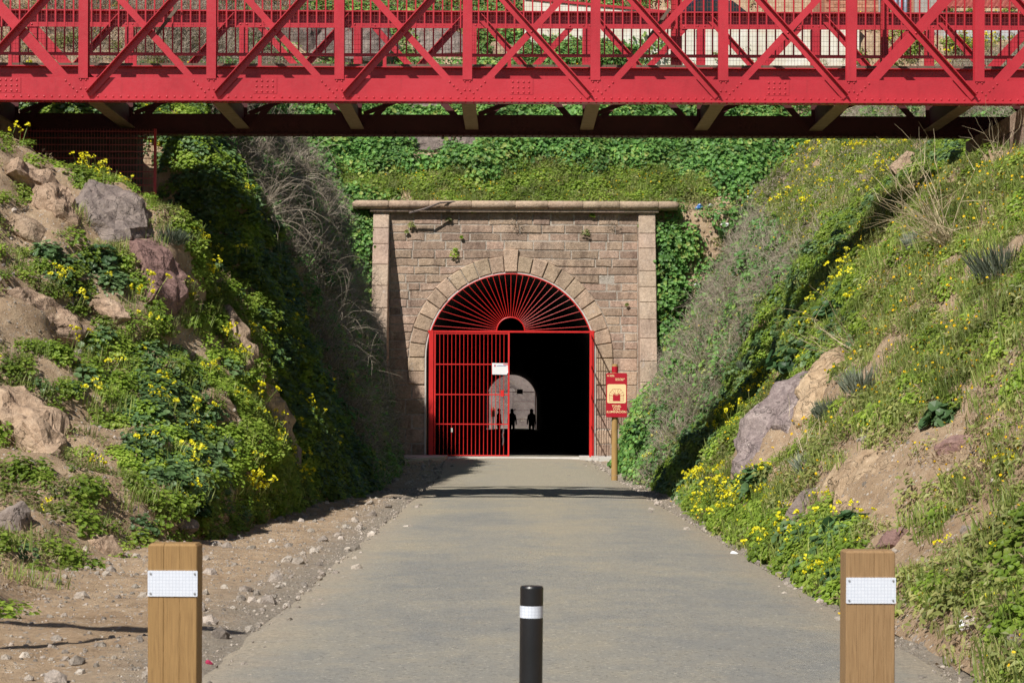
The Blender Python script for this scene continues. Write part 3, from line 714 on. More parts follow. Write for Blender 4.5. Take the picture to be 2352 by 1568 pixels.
m = MB(); ow, ih = .075, .0
arc = [(pc[0]+ow*math.cos(R(a)), pc[1]+.10+ow*math.sin(R(a))) for a in range(0,181,15)]
flat(m, [(pc[0]-ow,pc[1]),(pc[0]+ow,pc[1])]+arc, -.1052)
def line(m, a, b, w=.005, y=-.1054):
    d = (Vector(b)-Vector(a)).normalized(); n = Vector((-d.y,d.x))*w/2; A, B = Vector(a), Vector(b)
    flat(m, [tuple(A-n),tuple(B-n),tuple(B+n),tuple(A+n)], y)
out = [(pc[0]-.145,pc[1]),(pc[0]-.145,pc[1]+.155),(pc[0]-.075,pc[1]+.245),(pc[0]+.075,pc[1]+.245),(pc[0]+.145,pc[1]+.155),(pc[0]+.145,pc[1]),(pc[0]-.145,pc[1])]
for a,b in zip(out, out[1:]): line(m, a, b)
for s in (-1,1):
    for k in range(1,4): line(m, (pc[0]+s*ow,pc[1]+.036*k), (pc[0]+s*.145,pc[1]+.036*k))
    for ang,rr in ((10,.16),(32,.165),(55,.165),(76,.15)):
        d = (math.cos(R(ang))*s, math.sin(R(ang))); line(m, (pc[0]+d[0]*ow,pc[1]+.10+d[1]*ow), (pc[0]+d[0]*rr,pc[1]+.10+d[1]*rr))
m.build('pictogram', M['sign_red'], panel)
m = MB(); flat(m, [(pc[0]+.026*math.cos(R(a)), pc[1]+.165+.026*math.sin(R(a))) for a in range(0,360,30)], -.106)
flat(m, [(pc[0]-.016,pc[1]+.18),(pc[0]+.016,pc[1]+.18),(pc[0]+.022,pc[1]+.24),(pc[0]-.022,pc[1]+.24)], -.1061)
for a in range(195,346,15): line(m, (pc[0]+.03*math.cos(R(a)),pc[1]+.165+.03*math.sin(R(a))), (pc[0]+.055*math.cos(R(a)),pc[1]+.165+.055*math.sin(R(a))), .004, -.1062)
m.build('pictogram_lamp', M['cream'], panel)
def text(body, size, mat, parent, loc, align='CENTER', bold=.0):
    cu = bpy.data.curves.new('text', 'FONT'); cu.body = body; cu.size = size; cu.align_x = align; cu.offset = bold; cu.resolution_u = 3
    t = bpy.data.objects.new('text', cu); COL.objects.link(t); dg = bpy.context.evaluated_depsgraph_get()
    me = bpy.data.meshes.new_from_object(t.evaluated_get(dg)); bpy.data.objects.remove(t); bpy.data.curves.remove(cu)
    me.materials.clear(); me.materials.append(mat)
    o = link('lettering', me, None, parent); o.location = loc; o.rotation_euler = (R(90),0,0); return o
for s,z in (('TÚNEL',1.505),('CON',1.448),('ILUMINACIÓN',1.391)): text(s, .062, M['cream'], panel, (.03,-.1015,z), bold=.0015)
text('Camino Natural', .030, M['cream'], panel, (.0,-.1015,2.078), 'LEFT', .0012); text('Vía de la Plata', .030, M['cream'], panel, (.0,-.1015,2.048), 'LEFT', .0012)
text('Caminos', .026, M['cream'], panel, (-.115,-.1015,2.152), 'LEFT', .001); text('Naturales', .026, M['cream'], panel, (-.115,-.1015,2.128), 'LEFT', .001)
m = MB(); flat(m, [(-.165,2.13),(-.155,2.13),(-.148,2.15),(-.14,2.13),(-.128,2.13),(-.142,2.165),(-.152,2.165)], -.1013); m.build('emblem', M['cream'], panel)

# ------------------------------------------------------------------ posts and bollard in the foreground
BY = 7.17
def wood_post(px, top, mat, label, w=.17, d=.11, rz=0):
    b = P(px, top, BY); e = empty('wooden_post', (b.x,BY,0), rz); tag(e, label, 'post', 'wooden posts flanking the path')
    m = MB(); h = b.z; c = .008
    x1, x2 = (-.031,.024) if px < 1000 else (.012,.047)
    out_ = [(-w/2+.003,0),(x1-.0008,0),(x1,.004),(x1+.0008,0),(x2-.0005,0),(x2,.002),(x2+.0005,0),(w/2-.003,0),(w/2,.003),(w/2,d),(-w/2,d),(-w/2,.003)]
    k = len(out_); vs = []
    for z,i_ in ((-.2,0),(h-c,0),(h,c)):
        for q,(xx,yy) in enumerate(out_):
            vs.append((xx*(1-2*i_/w), yy+(i_ if yy < d/2 else -i_), z))
    m.add(vs, [(k*l+i_,k*l+(i_+1)%k,k*l+k+(i_+1)%k,k*l+k+i_) for l in range(2) for i_ in range(k)]+[tuple(2*k+i_ for i_ in range(k))])
    m.build('timber', mat, e)
    pz = h-.137; o = MB().prism(rrect(.172,.089,.003,2), -.004, -.0005).build('reflective_plate', M['plate'], e); o.location = (.001,0,pz)
    for sx in (-1,1):
        for sz in (-1,1):
            mm = MB(); mm.tube([(sx*.076,-.0042,sz*.034),(sx*.076,-.0075,sz*.034)], [.0042,.0028], 8); mm.build('screw', M['galv'], o)
    return e
wood_post(396.5, 1248, M['wood_l'], 'square wooden post with white plate at the left of the path', rz=R(-1))
wood_post(2000, 1264, M['wood_r'], 'square wooden post with white plate at the right of the path', rz=R(1.5))
b = P(1220.5,1345,BY); bo = empty('bollard', (b.x-.003,BY,0)); bo.rotation_euler = (0,R(.35),0); tag(bo, 'slim black round bollard with white band in mid path', 'bollard')
h = b.z
MB().tube([(0,0,-.2),(0,0,h-.006),(0,0,h)], [.0400,.0400,.037], 40).build('tube', M['black_plastic'], bo, smooth=False)
MB().tube([(0,0,h-.108),(0,0,h-.067)], [.0406,.0406], 40, cap=False).build('white_band', M['plate'], bo, smooth=True)

# ------------------------------------------------------------------ red truss bridge
NY, FY = 28.5, 31.9; PAN = 1.754; BX0 = -.63; KN = 6; BZ = 5.61
bridge = empty('truss_bridge', (BX0, NY, BZ)); tag(bridge, 'red riveted steel truss footbridge crossing above the path', 'bridge')
red = M['bridge_red']; xe = KN*PAN+.15
def rivet(m, x, y, z, r=.016, nrm=-1):
    k = 6; vs = [(x, y+nrm*r*.75, z)]
    for rr,dy in ((.62,.55),(1,0)):
        vs += [(x+r*rr*math.cos(2*math.pi*i/k), y+nrm*r*dy, z+r*rr*math.sin(2*math.pi*i/k)) for i in range(k)]
    m.add(vs, [(0,1+i,1+(i+1)%k) for i in range(k)]+[(1+i,1+k+i,1+k+(i+1)%k,1+(i+1)%k) for i in range(k)])
def truss(y, out):      # out = -1: faces the camera; y relative to the bridge origin
    ch = MB(); ch.span((-xe,y-.006,.09),(xe,y+.006,.315)); ch.span((-xe,min(y+out*.006,y+out*.018),.004),(xe,max(y+out*.006,y+out*.018),.095))
    ch.span((-xe,min(y-out*.12,y+out*.10),-.012),(xe,max(y-out*.12,y+out*.10),.004)); o = ch.build('bottom_chord', red if y < 1 else M['old_maroon_shade'], bridge)
    rv = MB(); x = -xe+.05
    while x < xe: rivet(rv, x, y+out*.018, .052, .0165, out); x += .105
    x = -xe+.05
    while x < xe:                      # rivet heads under the flange
        rv.box((x,y+out*.06,-.02),(.026,.026,.016)); x += .105
    for k in range(-KN,KN+1):
        x = k*PAN
        for dx in (-.035,.035):
            for z in (.16,.28): rivet(rv, x+dx, y+out*.007, z, .0165, out)
        for s in (-1,1):
            for j in range(4): rivet(rv, x+s*(.085+.052*j), y+out*.007+ (out*.008 if False else 0), .12+.05*j, .0165, out)
        if k % 2 == 0:
            for i in range(4):
                for z in (.13,.2,.275): rivet(rv, x+.62+.075*i, y+out*.013, z, .0165, out)
    o2 = rv.build('rivets', red if y < 1 else M['old_maroon_shade'], o); tag(o2, kind='stuff')
    sp = MB()
    for k in range(-KN,KN+1,2): sp.span((k*PAN+.58,min(y+out*.0075,y+out*.0125),.1),(k*PAN+.90,max(y+out*.0075,y+out*.0125),.31))
    for k in range(-KN,KN+1,2): MB().span((k*PAN+.58,min(y+out*.0075,y+out*.0125),.1),(k*PAN+.90,max(y+out*.0075,y+out*.0125),.31)).build('splice_plate', red if y < 1 else M['old_maroon_shade'], o)
    tz = 1.64
    tc = MB(); tc.span((-xe,y-.006,tz),(xe,y+.006,tz+.225)); tc.span((-xe,y-.13,tz+.225),(xe,y+.13,tz+.245))
    tc.span((-xe,min(y+out*.0065,y+out*.075),tz+.214),(xe,max(y+out*.0065,y+out*.075),tz+.2245)); t = tc.build('top_chord', red, bridge)
    rv = MB()
    for k in range(-KN,KN+1):
        for dx in (-.05,.05):
            for z in (tz+.05,tz+.16): rivet(rv, k*PAN+dx, y+out*.007, z, .0165, out)
        for s in (-1,1):
            for j in range(3): rivet(rv, k*PAN+s*(.12+.07*j), y+out*.007, tz+.15-.055*j, .0165, out)
    tag(rv.build('rivets', red, t), kind='stuff')
    for k in range(-KN,KN+1):
        x = k*PAN; v = MB(); zlo = .30 if y < 1 else .66
        if y > 1: MB().span((x-.065,min(y+out*.009,y+out*.021),.30),(x+.065,max(y+out*.009,y+out*.021),.655)).build('shade_tinted_post_foot', M['old_maroon_shade'], bridge)  # lower post end in a darker colour for the shade below the deck
        v.span((x-.065,min(y+out*.009,y+out*.021),zlo),(x+.065,max(y+out*.009,y+out*.021),tz+.01))
        v.span((x-.008,min(y-out*.10,y+out*.0085),zlo-.1),(x+.008,max(y-out*.10,y+out*.0085),tz+.01)); v.span((x-.065,min(y-out*.112,y-out*.101),zlo-.1),(x+.065,max(y-out*.112,y-out*.101),tz+.01))
        v.build('truss_post', red, bridge)
    for k in range(-KN,KN):
        xa, xb = k*PAN+.085, (k+1)*PAN-.085; za, zb = .075, 1.84
        left = k < 0
        wide = .15 if abs(k+.5) > 3 else .092
        # angle-section diagonal, its flange standing out of the truss plane
        A, B = ((xa,za),(xb,zb)) if left else ((xb,za),(xa,zb))
        a3, b3 = Vector((A[0],y+out*.030,A[1])), Vector((B[0],y+out*.030,B[1]))
        if y > 1:
            tq = (.66-A[1])/(B[1]-A[1]); q3 = a3.lerp(b3,tq); MB().beam(a3,q3,.092,.012).build('shade_tinted_diagonal_foot', M['old_maroon_shade'], bridge); a3 = q3  # below deck level the shade is put into the diagonal's colour
        d = MB(); d.beam(a3, b3, .092, .012)
        ax = (b3-a3).normalized(); nn = Vector((-ax.z,0,ax.x));
        if nn.z > 0: nn = -nn
        nn = -nn                         # upper edge of the bar
        off = nn*.044+Vector((0,out*.045,0)); d.beam(a3+off, b3+off, .012, .08)
        r_ = d.build('diagonal_angle', red, bridge)
        # flat diagonal behind it
        A, B = ((xa,zb),(xb,za+.03)) if left else ((xb,zb),(xa,za+.03))
        a3, b3 = Vector((A[0],y-out*.014,A[1])), Vector((B[0],y-out*.014,B[1]))
        if y > 1:
            tq = (.66-A[1])/(B[1]-A[1]); q3 = a3.lerp(b3,tq); MB().beam(q3,b3,wide,.012).build('shade_tinted_diagonal_foot', M['old_maroon_shade'], bridge); b3 = q3  # lower end of the flat also gets its shade as a darker colour
        d = MB(); d.beam(a3, b3, wide, .012); d.build('diagonal_flat', red, bridge)
        mid = MB(); rivet(mid, (xa+xb)/2, y+out*.037, (za+zb)/2, .019, out); mid.build('rivet', red, r_)
truss(0, -1); truss(FY-NY, 1 if False else -1)
W = FY-NY
# deck, kerb beam, floor beams
n = int(2*xe/.24)
for i in range(n):
    x0 = -xe+2*xe*i/n; MB().span((x0+.004,.72,.60+jit(.002)),(x0+2*xe/n-.004,W-.2,.635+jit(.002))).build('deck_plank', M['deck'], bridge)
st = MB(); st.span((-xe,.78,.36),(xe,.792,.585)); st.span((-xe,.70,.585),(xe,.86,.598)); st.span((-xe,.70,.345),(xe,.86,.358)); st.build('edge_stringer', red, bridge)
for yy in (1.5,2.2): MB().span((-xe,yy-.06,.44),(xe,yy+.06,.595)).build('stringer', M['old_maroon_shade'], bridge)
for k in range(-KN,KN+1):
    f = MB(); x = k*PAN; f.span((x-.10,.012,.085),(x+.10,W-.012,.10)); f.build('floor_beam', M['tan_beam'], bridge)
    MB().span((x-.012,.10,.101),(x+.012,W-.03,.43)).build('floor_beam_web', M['old_maroon_shade'], bridge)
    for s in (-1,1):        # sway brackets in the far truss seen below the deck
        pass
for k in range(-KN,KN):
    MB().beam((k*PAN+.1,W-.09,.31),(k*PAN+.95,W-.09,.64), .07,.012).build('knee_brace', M['old_maroon_shade'], bridge)
# parapet between truss and walkway
RYR = .74
MB().span((-xe,RYR-.02,.745),(xe,RYR+.02,.785)).build('lower_rail', red, bridge)
MB().span((-xe,RYR-.025,1.72),(xe,RYR+.025,1.77)).build('hand_rail', red, bridge)
x = -xe+.06; bar = None
while x < xe:
    if bar is None: bar = MB().span((-.0105,-.0105,.785),(.0105,.0105,1.72)).build('baluster', red, bridge); bar.location = (x,RYR,0)
    else:
        o = bar.copy(); COL.objects.link(o); o.location = (x,RYR,0)
    x += .1265
for k in range(-KN,KN+1):
    MB().span((k*PAN+.55,RYR-.022,.598),(k*PAN+.60,RYR+.022,.744)).build('rail_foot', red, bridge)
wm = MB(); x = -xe+.02
while x < xe: wm.box((x,RYR+.035,1.20),(.0028,.0028,1.16)); x += .0455
z = .64
while z < 1.76: wm.box((0,RYR+.035,z),(2*xe,.0028,.0028)); z += .0685
tag(wm.build('mesh_infill', M['wire'], bridge), kind='stuff')
for px,w in ((2.93,.15),(-7.6,.12),(5.86,.10)):
    MB().span((px-w/2,RYR+.06,.64),(px+w/2,RYR+.06+w,2.3)).build('parapet_post', red, bridge)
for px in (2.80,4.75,-4.1): MB().beam((px+.02,RYR-.06,1.42),(px-.24*1.2,RYR-.14,.98), .045,.02).build('stay_strap', M['deck'], bridge)
# abutments
def rubble_block(name, x0,x1,y0,y1,z0,z1, label, mt='ashlar'):
    e = empty(name, ((x0+x1)/2,(y0+y1)/2,z0)); tag(e, label, 'abutment'); 
    cx_, cy_ = (x0+x1)/2, (y0+y1)/2; z = 0; hgt = z1-z0
    while z < hgt-.05:
        zz = min(z+random.uniform(.26,.36), hgt); x = x0
        while x < x1-.02:
            xx = min(x+random.uniform(.4,.8), x1)
            MB().span((x-cx_+.006,y0-cy_+jit(.02),z+.005),(xx-cx_-.006,y1-cy_,zz-.005)).build('stone_block', M[mt], e); x = xx
        z = zz
    return e
rubble_block('abutment', -11.2,-7.35,NY+.5,FY+.3,4.2,5.58, 'shaded stone abutment carrying the left end of the red bridge')
rubble_block('abutment', 7.0,11.2,NY-.1,FY+.3,4.2,5.58, 'shaded stone abutment carrying the right end of the red bridge')
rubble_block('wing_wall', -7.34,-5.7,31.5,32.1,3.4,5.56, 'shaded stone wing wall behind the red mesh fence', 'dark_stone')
# red mesh fence panel below the left bridge end
fe = empty('mesh_fence', (-6.35,31.1,0)); tag(fe, 'red wire mesh fence panel in the shade under the bridge', 'fence')
def terr_z(x,Y):
    l = TERR['L'].ray_cast(Vector((x,Y,30)), Vector((0,0,-1)))[0]; return l.z if l else 0
MB().span((.98,-.02,4.0),(1.02,.02,5.58)).build('fence_post', red, fe); MB().span((-1.02,-.02,4.4),(-.98,.02,5.58)).build('fence_post', red, fe)
wm = MB()
for i in range(45): wm.box((-1+2*i/44,0,4.9),(.005,.005,1.36))
for i in range(14): wm.box((0,0,4.24+i*.1),(2,.012,.012))
tag(wm.build('wire_mesh', M['wire'], fe), kind='stuff')
# ------------------------------------------------------------------ rocks
def facet_rock(seed, sub=3, cuts=11, rough=.06, squash=(1,1,1)):
    rr = random.Random(seed); bm = bmesh.new(); bmesh.ops.create_icosphere(bm, subdivisions=sub, radius=1)
    pl = []
    for i in range(cuts):
        n = Vector((rr.gauss(0,1),rr.gauss(0,1),rr.gauss(0,1))).normalized(); pl.append((n, rr.uniform(.52,.86)))
    for v in bm.verts:
        for n,d in pl:
            k = v.co.dot(n)-d
            if k > 0: v.co -= n*k*.97
        v.co += v.co.normalized()*(mnoise.fractal(v.co*2.3+Vector((seed*3.1,0,0)), 1, 2, 4)*rough + mnoise.fractal(v.co*7+Vector((0,seed,0)), 1, 2, 2)*rough*.4)
    for v in bm.verts: v.co = Vector((v.co.x*squash[0], v.co.y*squash[1], v.co.z*squash[2]))
    me = bpy.data.meshes.new('rock'); bm.to_mesh(me); bm.free(); return me
_rs = [100]; ROCKS = []
def boulder(px, py, wpx, hpx, mat, label, which='LRHG', tilt=0, depth=.7, sink=.25, group=None, name='boulder', sub=4, cuts=12, rough=.07):
    hh = hit(px, py, which)
    if hh is None: return None
    loc, nor, dist = hh; _rs[0] += 1; Y = loc.y; w, h = 1.22*wpx*Y/F, 1.18*hpx*Y/F; ROCKS.append((px,py,wpx*.5,hpx*.5,R(tilt),Y))
    me = facet_rock(_rs[0], sub, cuts, rough); me.materials.append(M[mat])
    xs = [v.co.x for v in me.vertices]; zs = [v.co.z for v in me.vertices]; ys_ = [v.co.y for v in me.vertices]
    o = link(name, me); o.scale = (w/(max(xs)-min(xs)), depth*w/(max(ys_)-min(ys_)), h/(max(zs)-min(zs)))
    o.location = loc-nor*(sink*depth*w*.3); o.rotation_euler = (0, R(tilt), 0)
    return tag(o, label, 'rock', group)
def outcrop(poly, which, mat, label, hgt=.25, group=None, seed=1, name='boulder', toward=.5, rough=.05):
    rr = random.Random(seed); hs = [hit(a,b,which) for a,b in poly]; poly = [q for q,h in zip(poly,hs) if h]; hs = [h for h in hs if h]
    med = sorted(h[0].y for h in hs)[len(hs)//2]; hs = [(P(q[0],q[1],min(max(h[0].y,med-.7),med+.7)),h[1]) for q,h in zip(poly,hs)]
    pts = [h[0] for h in hs]; n = Vector((0,0,0))
    for h in hs: n += h[1]
    c = sum(pts, Vector((0,0,0)))/len(pts); n = (n.normalized()+(Vector((0,0,H))-c).normalized()*toward).normalized()
    cpx = np.array(poly).mean(0); ROCKS_POLY.append((poly, c.y))
    size = max((p-c).length for p in pts); k = len(pts); bm = bmesh.new(); rings = []
    for f,lo,hi in ((1.02,-.45,-.35),(.98,.05,.20),(.80,.75,1.05),(.42,.85,1.15)):
        rings.append([bm.verts.new(c+(p-c)*(f+rr.uniform(-.03,.03))+n*hgt*rr.uniform(lo,hi)) for p in pts])
    top = bm.verts.new(c+n*hgt*rr.uniform(.9,1.1))
    for a,b in zip(rings, rings[1:]):
        for i in range(k): bm.faces.new((a[i],a[(i+1)%k],b[(i+1)%k],b[i]))
    for i in range(k): bm.faces.new((rings[-1][i],rings[-1][(i+1)%k],top))
    bmesh.ops.recalc_face_normals(bm, faces=bm.faces)
    bmesh.ops.triangulate(bm, faces=bm.faces); 
    bmesh.ops.subdivide_edges(bm, edges=bm.edges, cuts=5, use_grid_fill=True)
    bm.normal_update(); q = 1/size
    for v in bm.verts:
        a = mnoise.fractal(v.co*q*2.2+Vector((seed,0,0)),1,2,3)*rough*1.6 + (mnoise.hetero_terrain(v.co*q*5+Vector((0,seed,0)),.8,2.1,4,.6)-.6)*rough*.45
        v.co += v.normal*a*size
    bmesh.ops.translate(bm, verts=bm.verts, vec=-c)
    me = bpy.data.meshes.new(name); bm.to_mesh(me); bm.free(); me.materials.append(M[mat])
    o = link(name, me); o.location = c; return tag(o, label, 'rock', group)
ROCKS_POLY = []
B = 'rocks on the left bank'; BR = 'rocks on the right bank'; BH = 'rocks on the hill above the portal'
boulder(413,690,28,60,'rock_red','narrow red sliver of rock beside the reddish purple boulder','L',10,.8,.2,B)
boulder(70,530,120,60,'rock_tan','low tan earth ledge at upper left of the left bank','L',30,.8,.35,B)
boulder(668,1055,45,90,'rock_grey','lowest rock along the shaded edge of the left bank','L',-10,.9,.2,B)
boulder(30,1205,75,95,'rock_grey','rounded boulder at the bottom of the left bank by the frame edge','LG',0,.9,.2,B)
boulder(240,1262,95,75,'rock_tan','brown boulder behind the left wooden post at the bank foot','LG',15,.9,.2,B)
boulder(420,1205,60,50,'rock_grey','small shaded rock above the left wooden post','LG',0,.9,.25,B)
boulder(1850,945,60,95,'rock_orange','small orange rock wedged against the big slanting boulder','R',20,.85,.25,BR)
boulder(1905,1120,45,110,'rock_tan','narrow upright rock left of the broad bare rock face','R',16,.9,.3,BR)
boulder(1840,1175,55,120,'rock_grey','flat grey slab at the foot of the big slanting boulder','R',28,.8,.35,BR)
boulder(2200,1025,115,85,'rock_red','dull red rock outcrop in the grass at the far right','R',10,.7,.4,BR)
boulder(2045,1245,75,60,'rock_red','reddish slab at the edge of the stony patch above the right wooden post','R',-30,.8,.3,BR)
boulder(2085,390,80,80,'rock_tan','pale rock just below the bridge on the upper right bank','R',-10,.8,.2,BR)
boulder(2290,1450,60,40,'rock_grey','grey stone in the weeds at the lower right','R',0,.9,.2,BR)
boulder(2335,1480,45,60,'rock_grey','white grey stone at the right frame edge near the bottom','R',0,.9,.2,BR)
boulder(1075,335,60,70,'rock_grey','smaller grey rock right of the large one in the ivy','H',0,.8,.25,BH)
boulder(1010,250,190,60,'rock_grey','broad grey rock glimpsed under the bridge deck','H',0,.6,.3,BH)
boulder(1290,245,90,40,'rock_tan','pale rock glimpsed under the bridge near mid span','H',0,.6,.3,BH)
boulder(1160,125,80,60,'rock_tan','pale stone block seen through the rails right of mid span','H',0,.6,.3,BH)
boulder(700,90,120,110,'rock_grey','grey rock at the left seen through the bridge rails','H',0,.6,.3,BH)
boulder(1640,345,40,30,'rock_tan','small tan stone in the ivy upper right','HR',0,.8,.3,BH)

outcrop([(165,475),(188,430),(255,434),(320,452),(343,500),(350,545),(300,552),(255,560),(205,520)],'L','rock_grey','large grey brown boulder high on the left bank below the fence',.16,B,11)
outcrop([(283,550),(348,545),(388,592),(421,645),(418,700),(402,726),(345,690),(312,625)],'L','rock_red','large reddish purple boulder low right of the grey brown one, left bank',.16,B,12)
outcrop([(195,700),(235,692),(285,715),(305,750),(260,745),(215,725)],'L','rock_tan','pale tan stone half buried in weeds mid left bank',.16,B,13)
outcrop([(-10,235),(30,240),(60,290),(85,305),(78,345),(30,350),(-10,345)],'L','rock_tan','tan rock at the left frame edge just under the red bridge',.22,B,14)
outcrop([(20,360),(90,400),(160,450),(170,520),(130,500),(60,440),(10,400)],'L','rock_tan','crumbly tan ledge left of the grey brown boulder',.16,B,15,rough=.08)
outcrop([(-15,660),(55,665),(140,710),(215,770),(190,795),(90,770),(-15,735)],'L','rock_tan','long pale earth and rock step across the middle of the left bank',.10,B,31,rough=.07)
outcrop([(-15,900),(50,895),(120,960),(160,1040),(120,1080),(40,1010),(-15,980)],'L','rock_tan','crumbling earth face at the left frame edge, lower left bank',.10,B,32,rough=.08)
outcrop([(500,700),(545,760),(580,830),(602,880),(596,905),(560,850),(525,775)],'L','rock_tan','upper pale rock strip along the shaded edge of the left bank',.16,B,16,rough=.07)
outcrop([(590,880),(620,905),(655,970),(672,1035),(655,1050),(632,990),(600,935)],'L','rock_tan','lower pale rock strip along the shaded edge of the left bank',.16,B,17,rough=.07)
outcrop([(1684,1085),(1690,1015),(1735,945),(1795,885),(1855,862),(1872,915),(1838,985),(1850,1045),(1805,1130),(1735,1115)],'R','rock_pink','big slanting grey and pink boulder on the right bank',.20,BR,19,toward=.9)
outcrop([(1838,975),(1842,905),(1890,825),(1930,792),(1947,830),(1905,890),(1882,960)],'R','rock_orange','orange rock above and right of the big slanting boulder',.15,BR,20,toward=.9)
outcrop([(1908,1195),(1915,1110),(1958,1055),(2030,1030),(2090,1080),(2085,1185),(1990,1218)],'R','rock_orange','broad bare tan rock face low on the right bank',.11,BR,21,toward=.9)
outcrop([(925,370),(930,310),(985,285),(1030,300),(1055,360),(1000,372)],'H','rock_grey','large grey rock in the ivy just below the bridge',.5,BH,23)
outcrop([(700,150),(720,90),(800,62),(890,70),(930,120),(900,160),(800,165)],'H','rock_grey','wide grey cliff seen through the left half of the bridge rails',.7,BH,24,toward=.8)
outcrop([(930,150),(945,75),(1010,65),(1070,95),(1075,150),(1000,160)],'H','rock_grey','grey cliff block seen through the rails left of mid span',.7,BH,25,toward=.8)

# rubble facing to the right of the portal
rw = empty('rubble_wall', (6.0,64.2,4)); tag(rw, 'patch of rubble stones beside the right buttress of the portal', 'stone wall')
protos = [facet_rock(500+i, 2, 9, .05) for i in range(6)]
for p in protos: p.materials.append(M['rock_tan'])
def inpoly(x, y, poly):
    r = False; n = len(poly)
    for i in range(n):
        (x1,y1),(x2,y2) = poly[i], poly[i-1]
        if (y1 > y) != (y2 > y) and x < (x2-x1)*(y-y1)/(y2-y1)+x1: r = not r
    return r
RUB = [(1555,490),(1700,500),(1690,600),(1640,700),(1600,800),(1560,840),(1545,700)]
for j in range(28):
    for i in range(10):
        px, py = 1540+i*17+(8 if j%2 else 0)+jit(4), 492+j*13+jit(3)
        if not inpoly(px,py,RUB): continue
        hh = hit(px,py,'RH')
        if not hh or hh[0].y < 55: continue
        o = link('stone', random.choice(protos), None, rw); s = random.uniform(.07,.15)
        o.location = hh[0]-hh[1]*s*.25-rw.location; o.scale = (s*1.25, s*.55, s*.8); o.rotation_euler = (jit(.3),jit(.4),jit(3))

# ------------------------------------------------------------------ houses and wall at the upper right
def bgp(px, py, Y): return P(px,py,Y)
WY = 74.6
wall = empty('white_retaining_wall', (9,WY,14)); tag(wall, 'white rendered retaining wall on the hill behind the bridge', 'wall')
m = MB(); q = [(-8.6,2.25),(-3.2,1.75),(-1.5,1.55),(3.4,1.5),(3.4,-1.6),(-8.6,-1.6)]
MB().prism(q[::-1], 0, .35).build('wall_face', M['plaster'], wall)
pr = MB()
for a_,b_ in zip(q[:3], q[1:4]): pr.beam((a_[0],.17,a_[1]+.05),(b_[0],.17,b_[1]+.05), .09, .45)
pr.build('coping', M['bridge_red'], wall)
ho = empty('brick_building', (13,76.2,14.2)); tag(ho, 'half built house of brick and concrete piers behind the bridge', 'building')
MB().span((-1.6,0,1.5),(3.0,3,5)).build('wall', M['brick'], ho)
for i in range(9):
    for j in range(7): 
        o = MB().span((-1.55+i*.33+(.16 if j%2 else 0),-.03,1.6+j*.13),(-1.55+i*.33+.31+(.16 if j%2 else 0),-.005,1.6+j*.13+.115)).build('brick', M['brick'], ho)
for x0,x1 in ((.35,.65),(1.65,2.6)): MB().span((x0,-.25,0),(x1,-.05,5)).build('concrete_pier', M['grey_pier'], ho)
for x0 in (.95,1.12,1.30): MB().tube([(x0,-.3,0),(x0,-.3,4)], .07, 10).build('drain_pipe', M['pipe'], ho, smooth=True)
MB().span((.7,-.2,-.3),(2.9,-.08,1.49)).build('lower_wall', M['grey_pier'], ho)
rf = empty('metal_shed', (17.4,75.6,13.6)); tag(rf, 'shed with red ribbed metal roof at the upper right corner', 'shed')
for i in range(24):
    x0 = -2.2+i*.2; MB().add([(x0,-.3,2.55),(x0+.19,-.3,2.55),(x0+.19+1.6,2.6,4.6),(x0+1.6,2.6,4.6),(x0+.05,-.3,2.60),(x0+.12,-.3,2.60),(x0+.12+1.6,2.6,4.65),(x0+.05+1.6,2.6,4.65)],[(0,1,2,3),(4,5,6,7),(0,3,7,4),(1,5,6,2)]).build('roof_sheet', M['roof_red'], rf)
for i in range(6): MB().span((-1.8+i*.8,-.15,-.4),(-1.8+i*.8+.785,0,2.0+jit(.05))).build('wall_panel', M['grey_panel'], rf)
MB().span((-2.1,.05,-.4),(3.2,.3,2.5)).build('rear_wall', M['grey_pier'], rf)
# parked car on the terrace
car = empty('parked_car', (7.6,77.2,15.2), R(8)); tag(car, 'dark blue parked car glimpsed above the white wall', 'car')
sec = [(-2.0,.3),(2.0,.3),(2.05,.62),(1.9,.86),(1.0,.95),(.35,1.42),(-1.0,1.45),(-1.75,1.02),(-2.05,.95)]
MB().prism(sec, -.82, .82, .06).build('body', M['car_paint'], car)
MB().prism([(.9,.97),(.38,1.36),(.36,1.36),(-.9,1.38),(-1.5,1.02)][::-1], -.835, -.828).build('side_window', M['glass'], car)
for x0 in (-1.3,1.3):
    for s in (-1,1):
        w_ = MB().tube([(x0,s*.86,.31),(x0,s*.66,.31)], .31, 18).build('wheel', M['tyre'], car); MB().tube([(x0,s*.865,.31),(x0,s*.855,.31)], .19, 12).build('rim', M['galv'], w_)

# ------------------------------------------------------------------ far end of the tunnel
fp = empty('far_tunnel_portal', (0,221,0)); tag(fp, 'far tunnel mouth seen as a bright arch through the dark', 'tunnel portal')
backing('wall', M['ashlar'], 0, .8, fp, -9, 9, 8.2)
def far_z(x, Y): 
    d = Y-240-x*1.1; return max(-.30, min(d,60)*.75)+fbm(x*.2,Y*.2,1.1,4)*1.3*min(1,max(0,d/5))+fbm(x*.9,Y*.9,3.1,3)*.3*min(1,max(0,d/3))-.02
fb = heightfield('hillside_far', np.arange(-40,41,1.0), np.arange(224,330,1.0), far_z, M['rock_grey']); fb['label'] = 'sunlit bank beyond the far tunnel mouth'
g2 = copy_tree(gate); g2.location = (0,220.4,0); g2['label'] = 'dark barred gate seen against the light at the far tunnel mouth'
lv = [c for c in g2.children if c.name.startswith('gate_leaf')]
for c in lv: c.rotation_euler = (0,0, R(-100) if c.location.x < 0 else 0)
o = MB().box(P(1194,899,219.8), (.62,.2,.48)).build('signal_box', M['dark_box']); tag(o, 'small dark box fixed high in the far tunnel mouth', 'box')
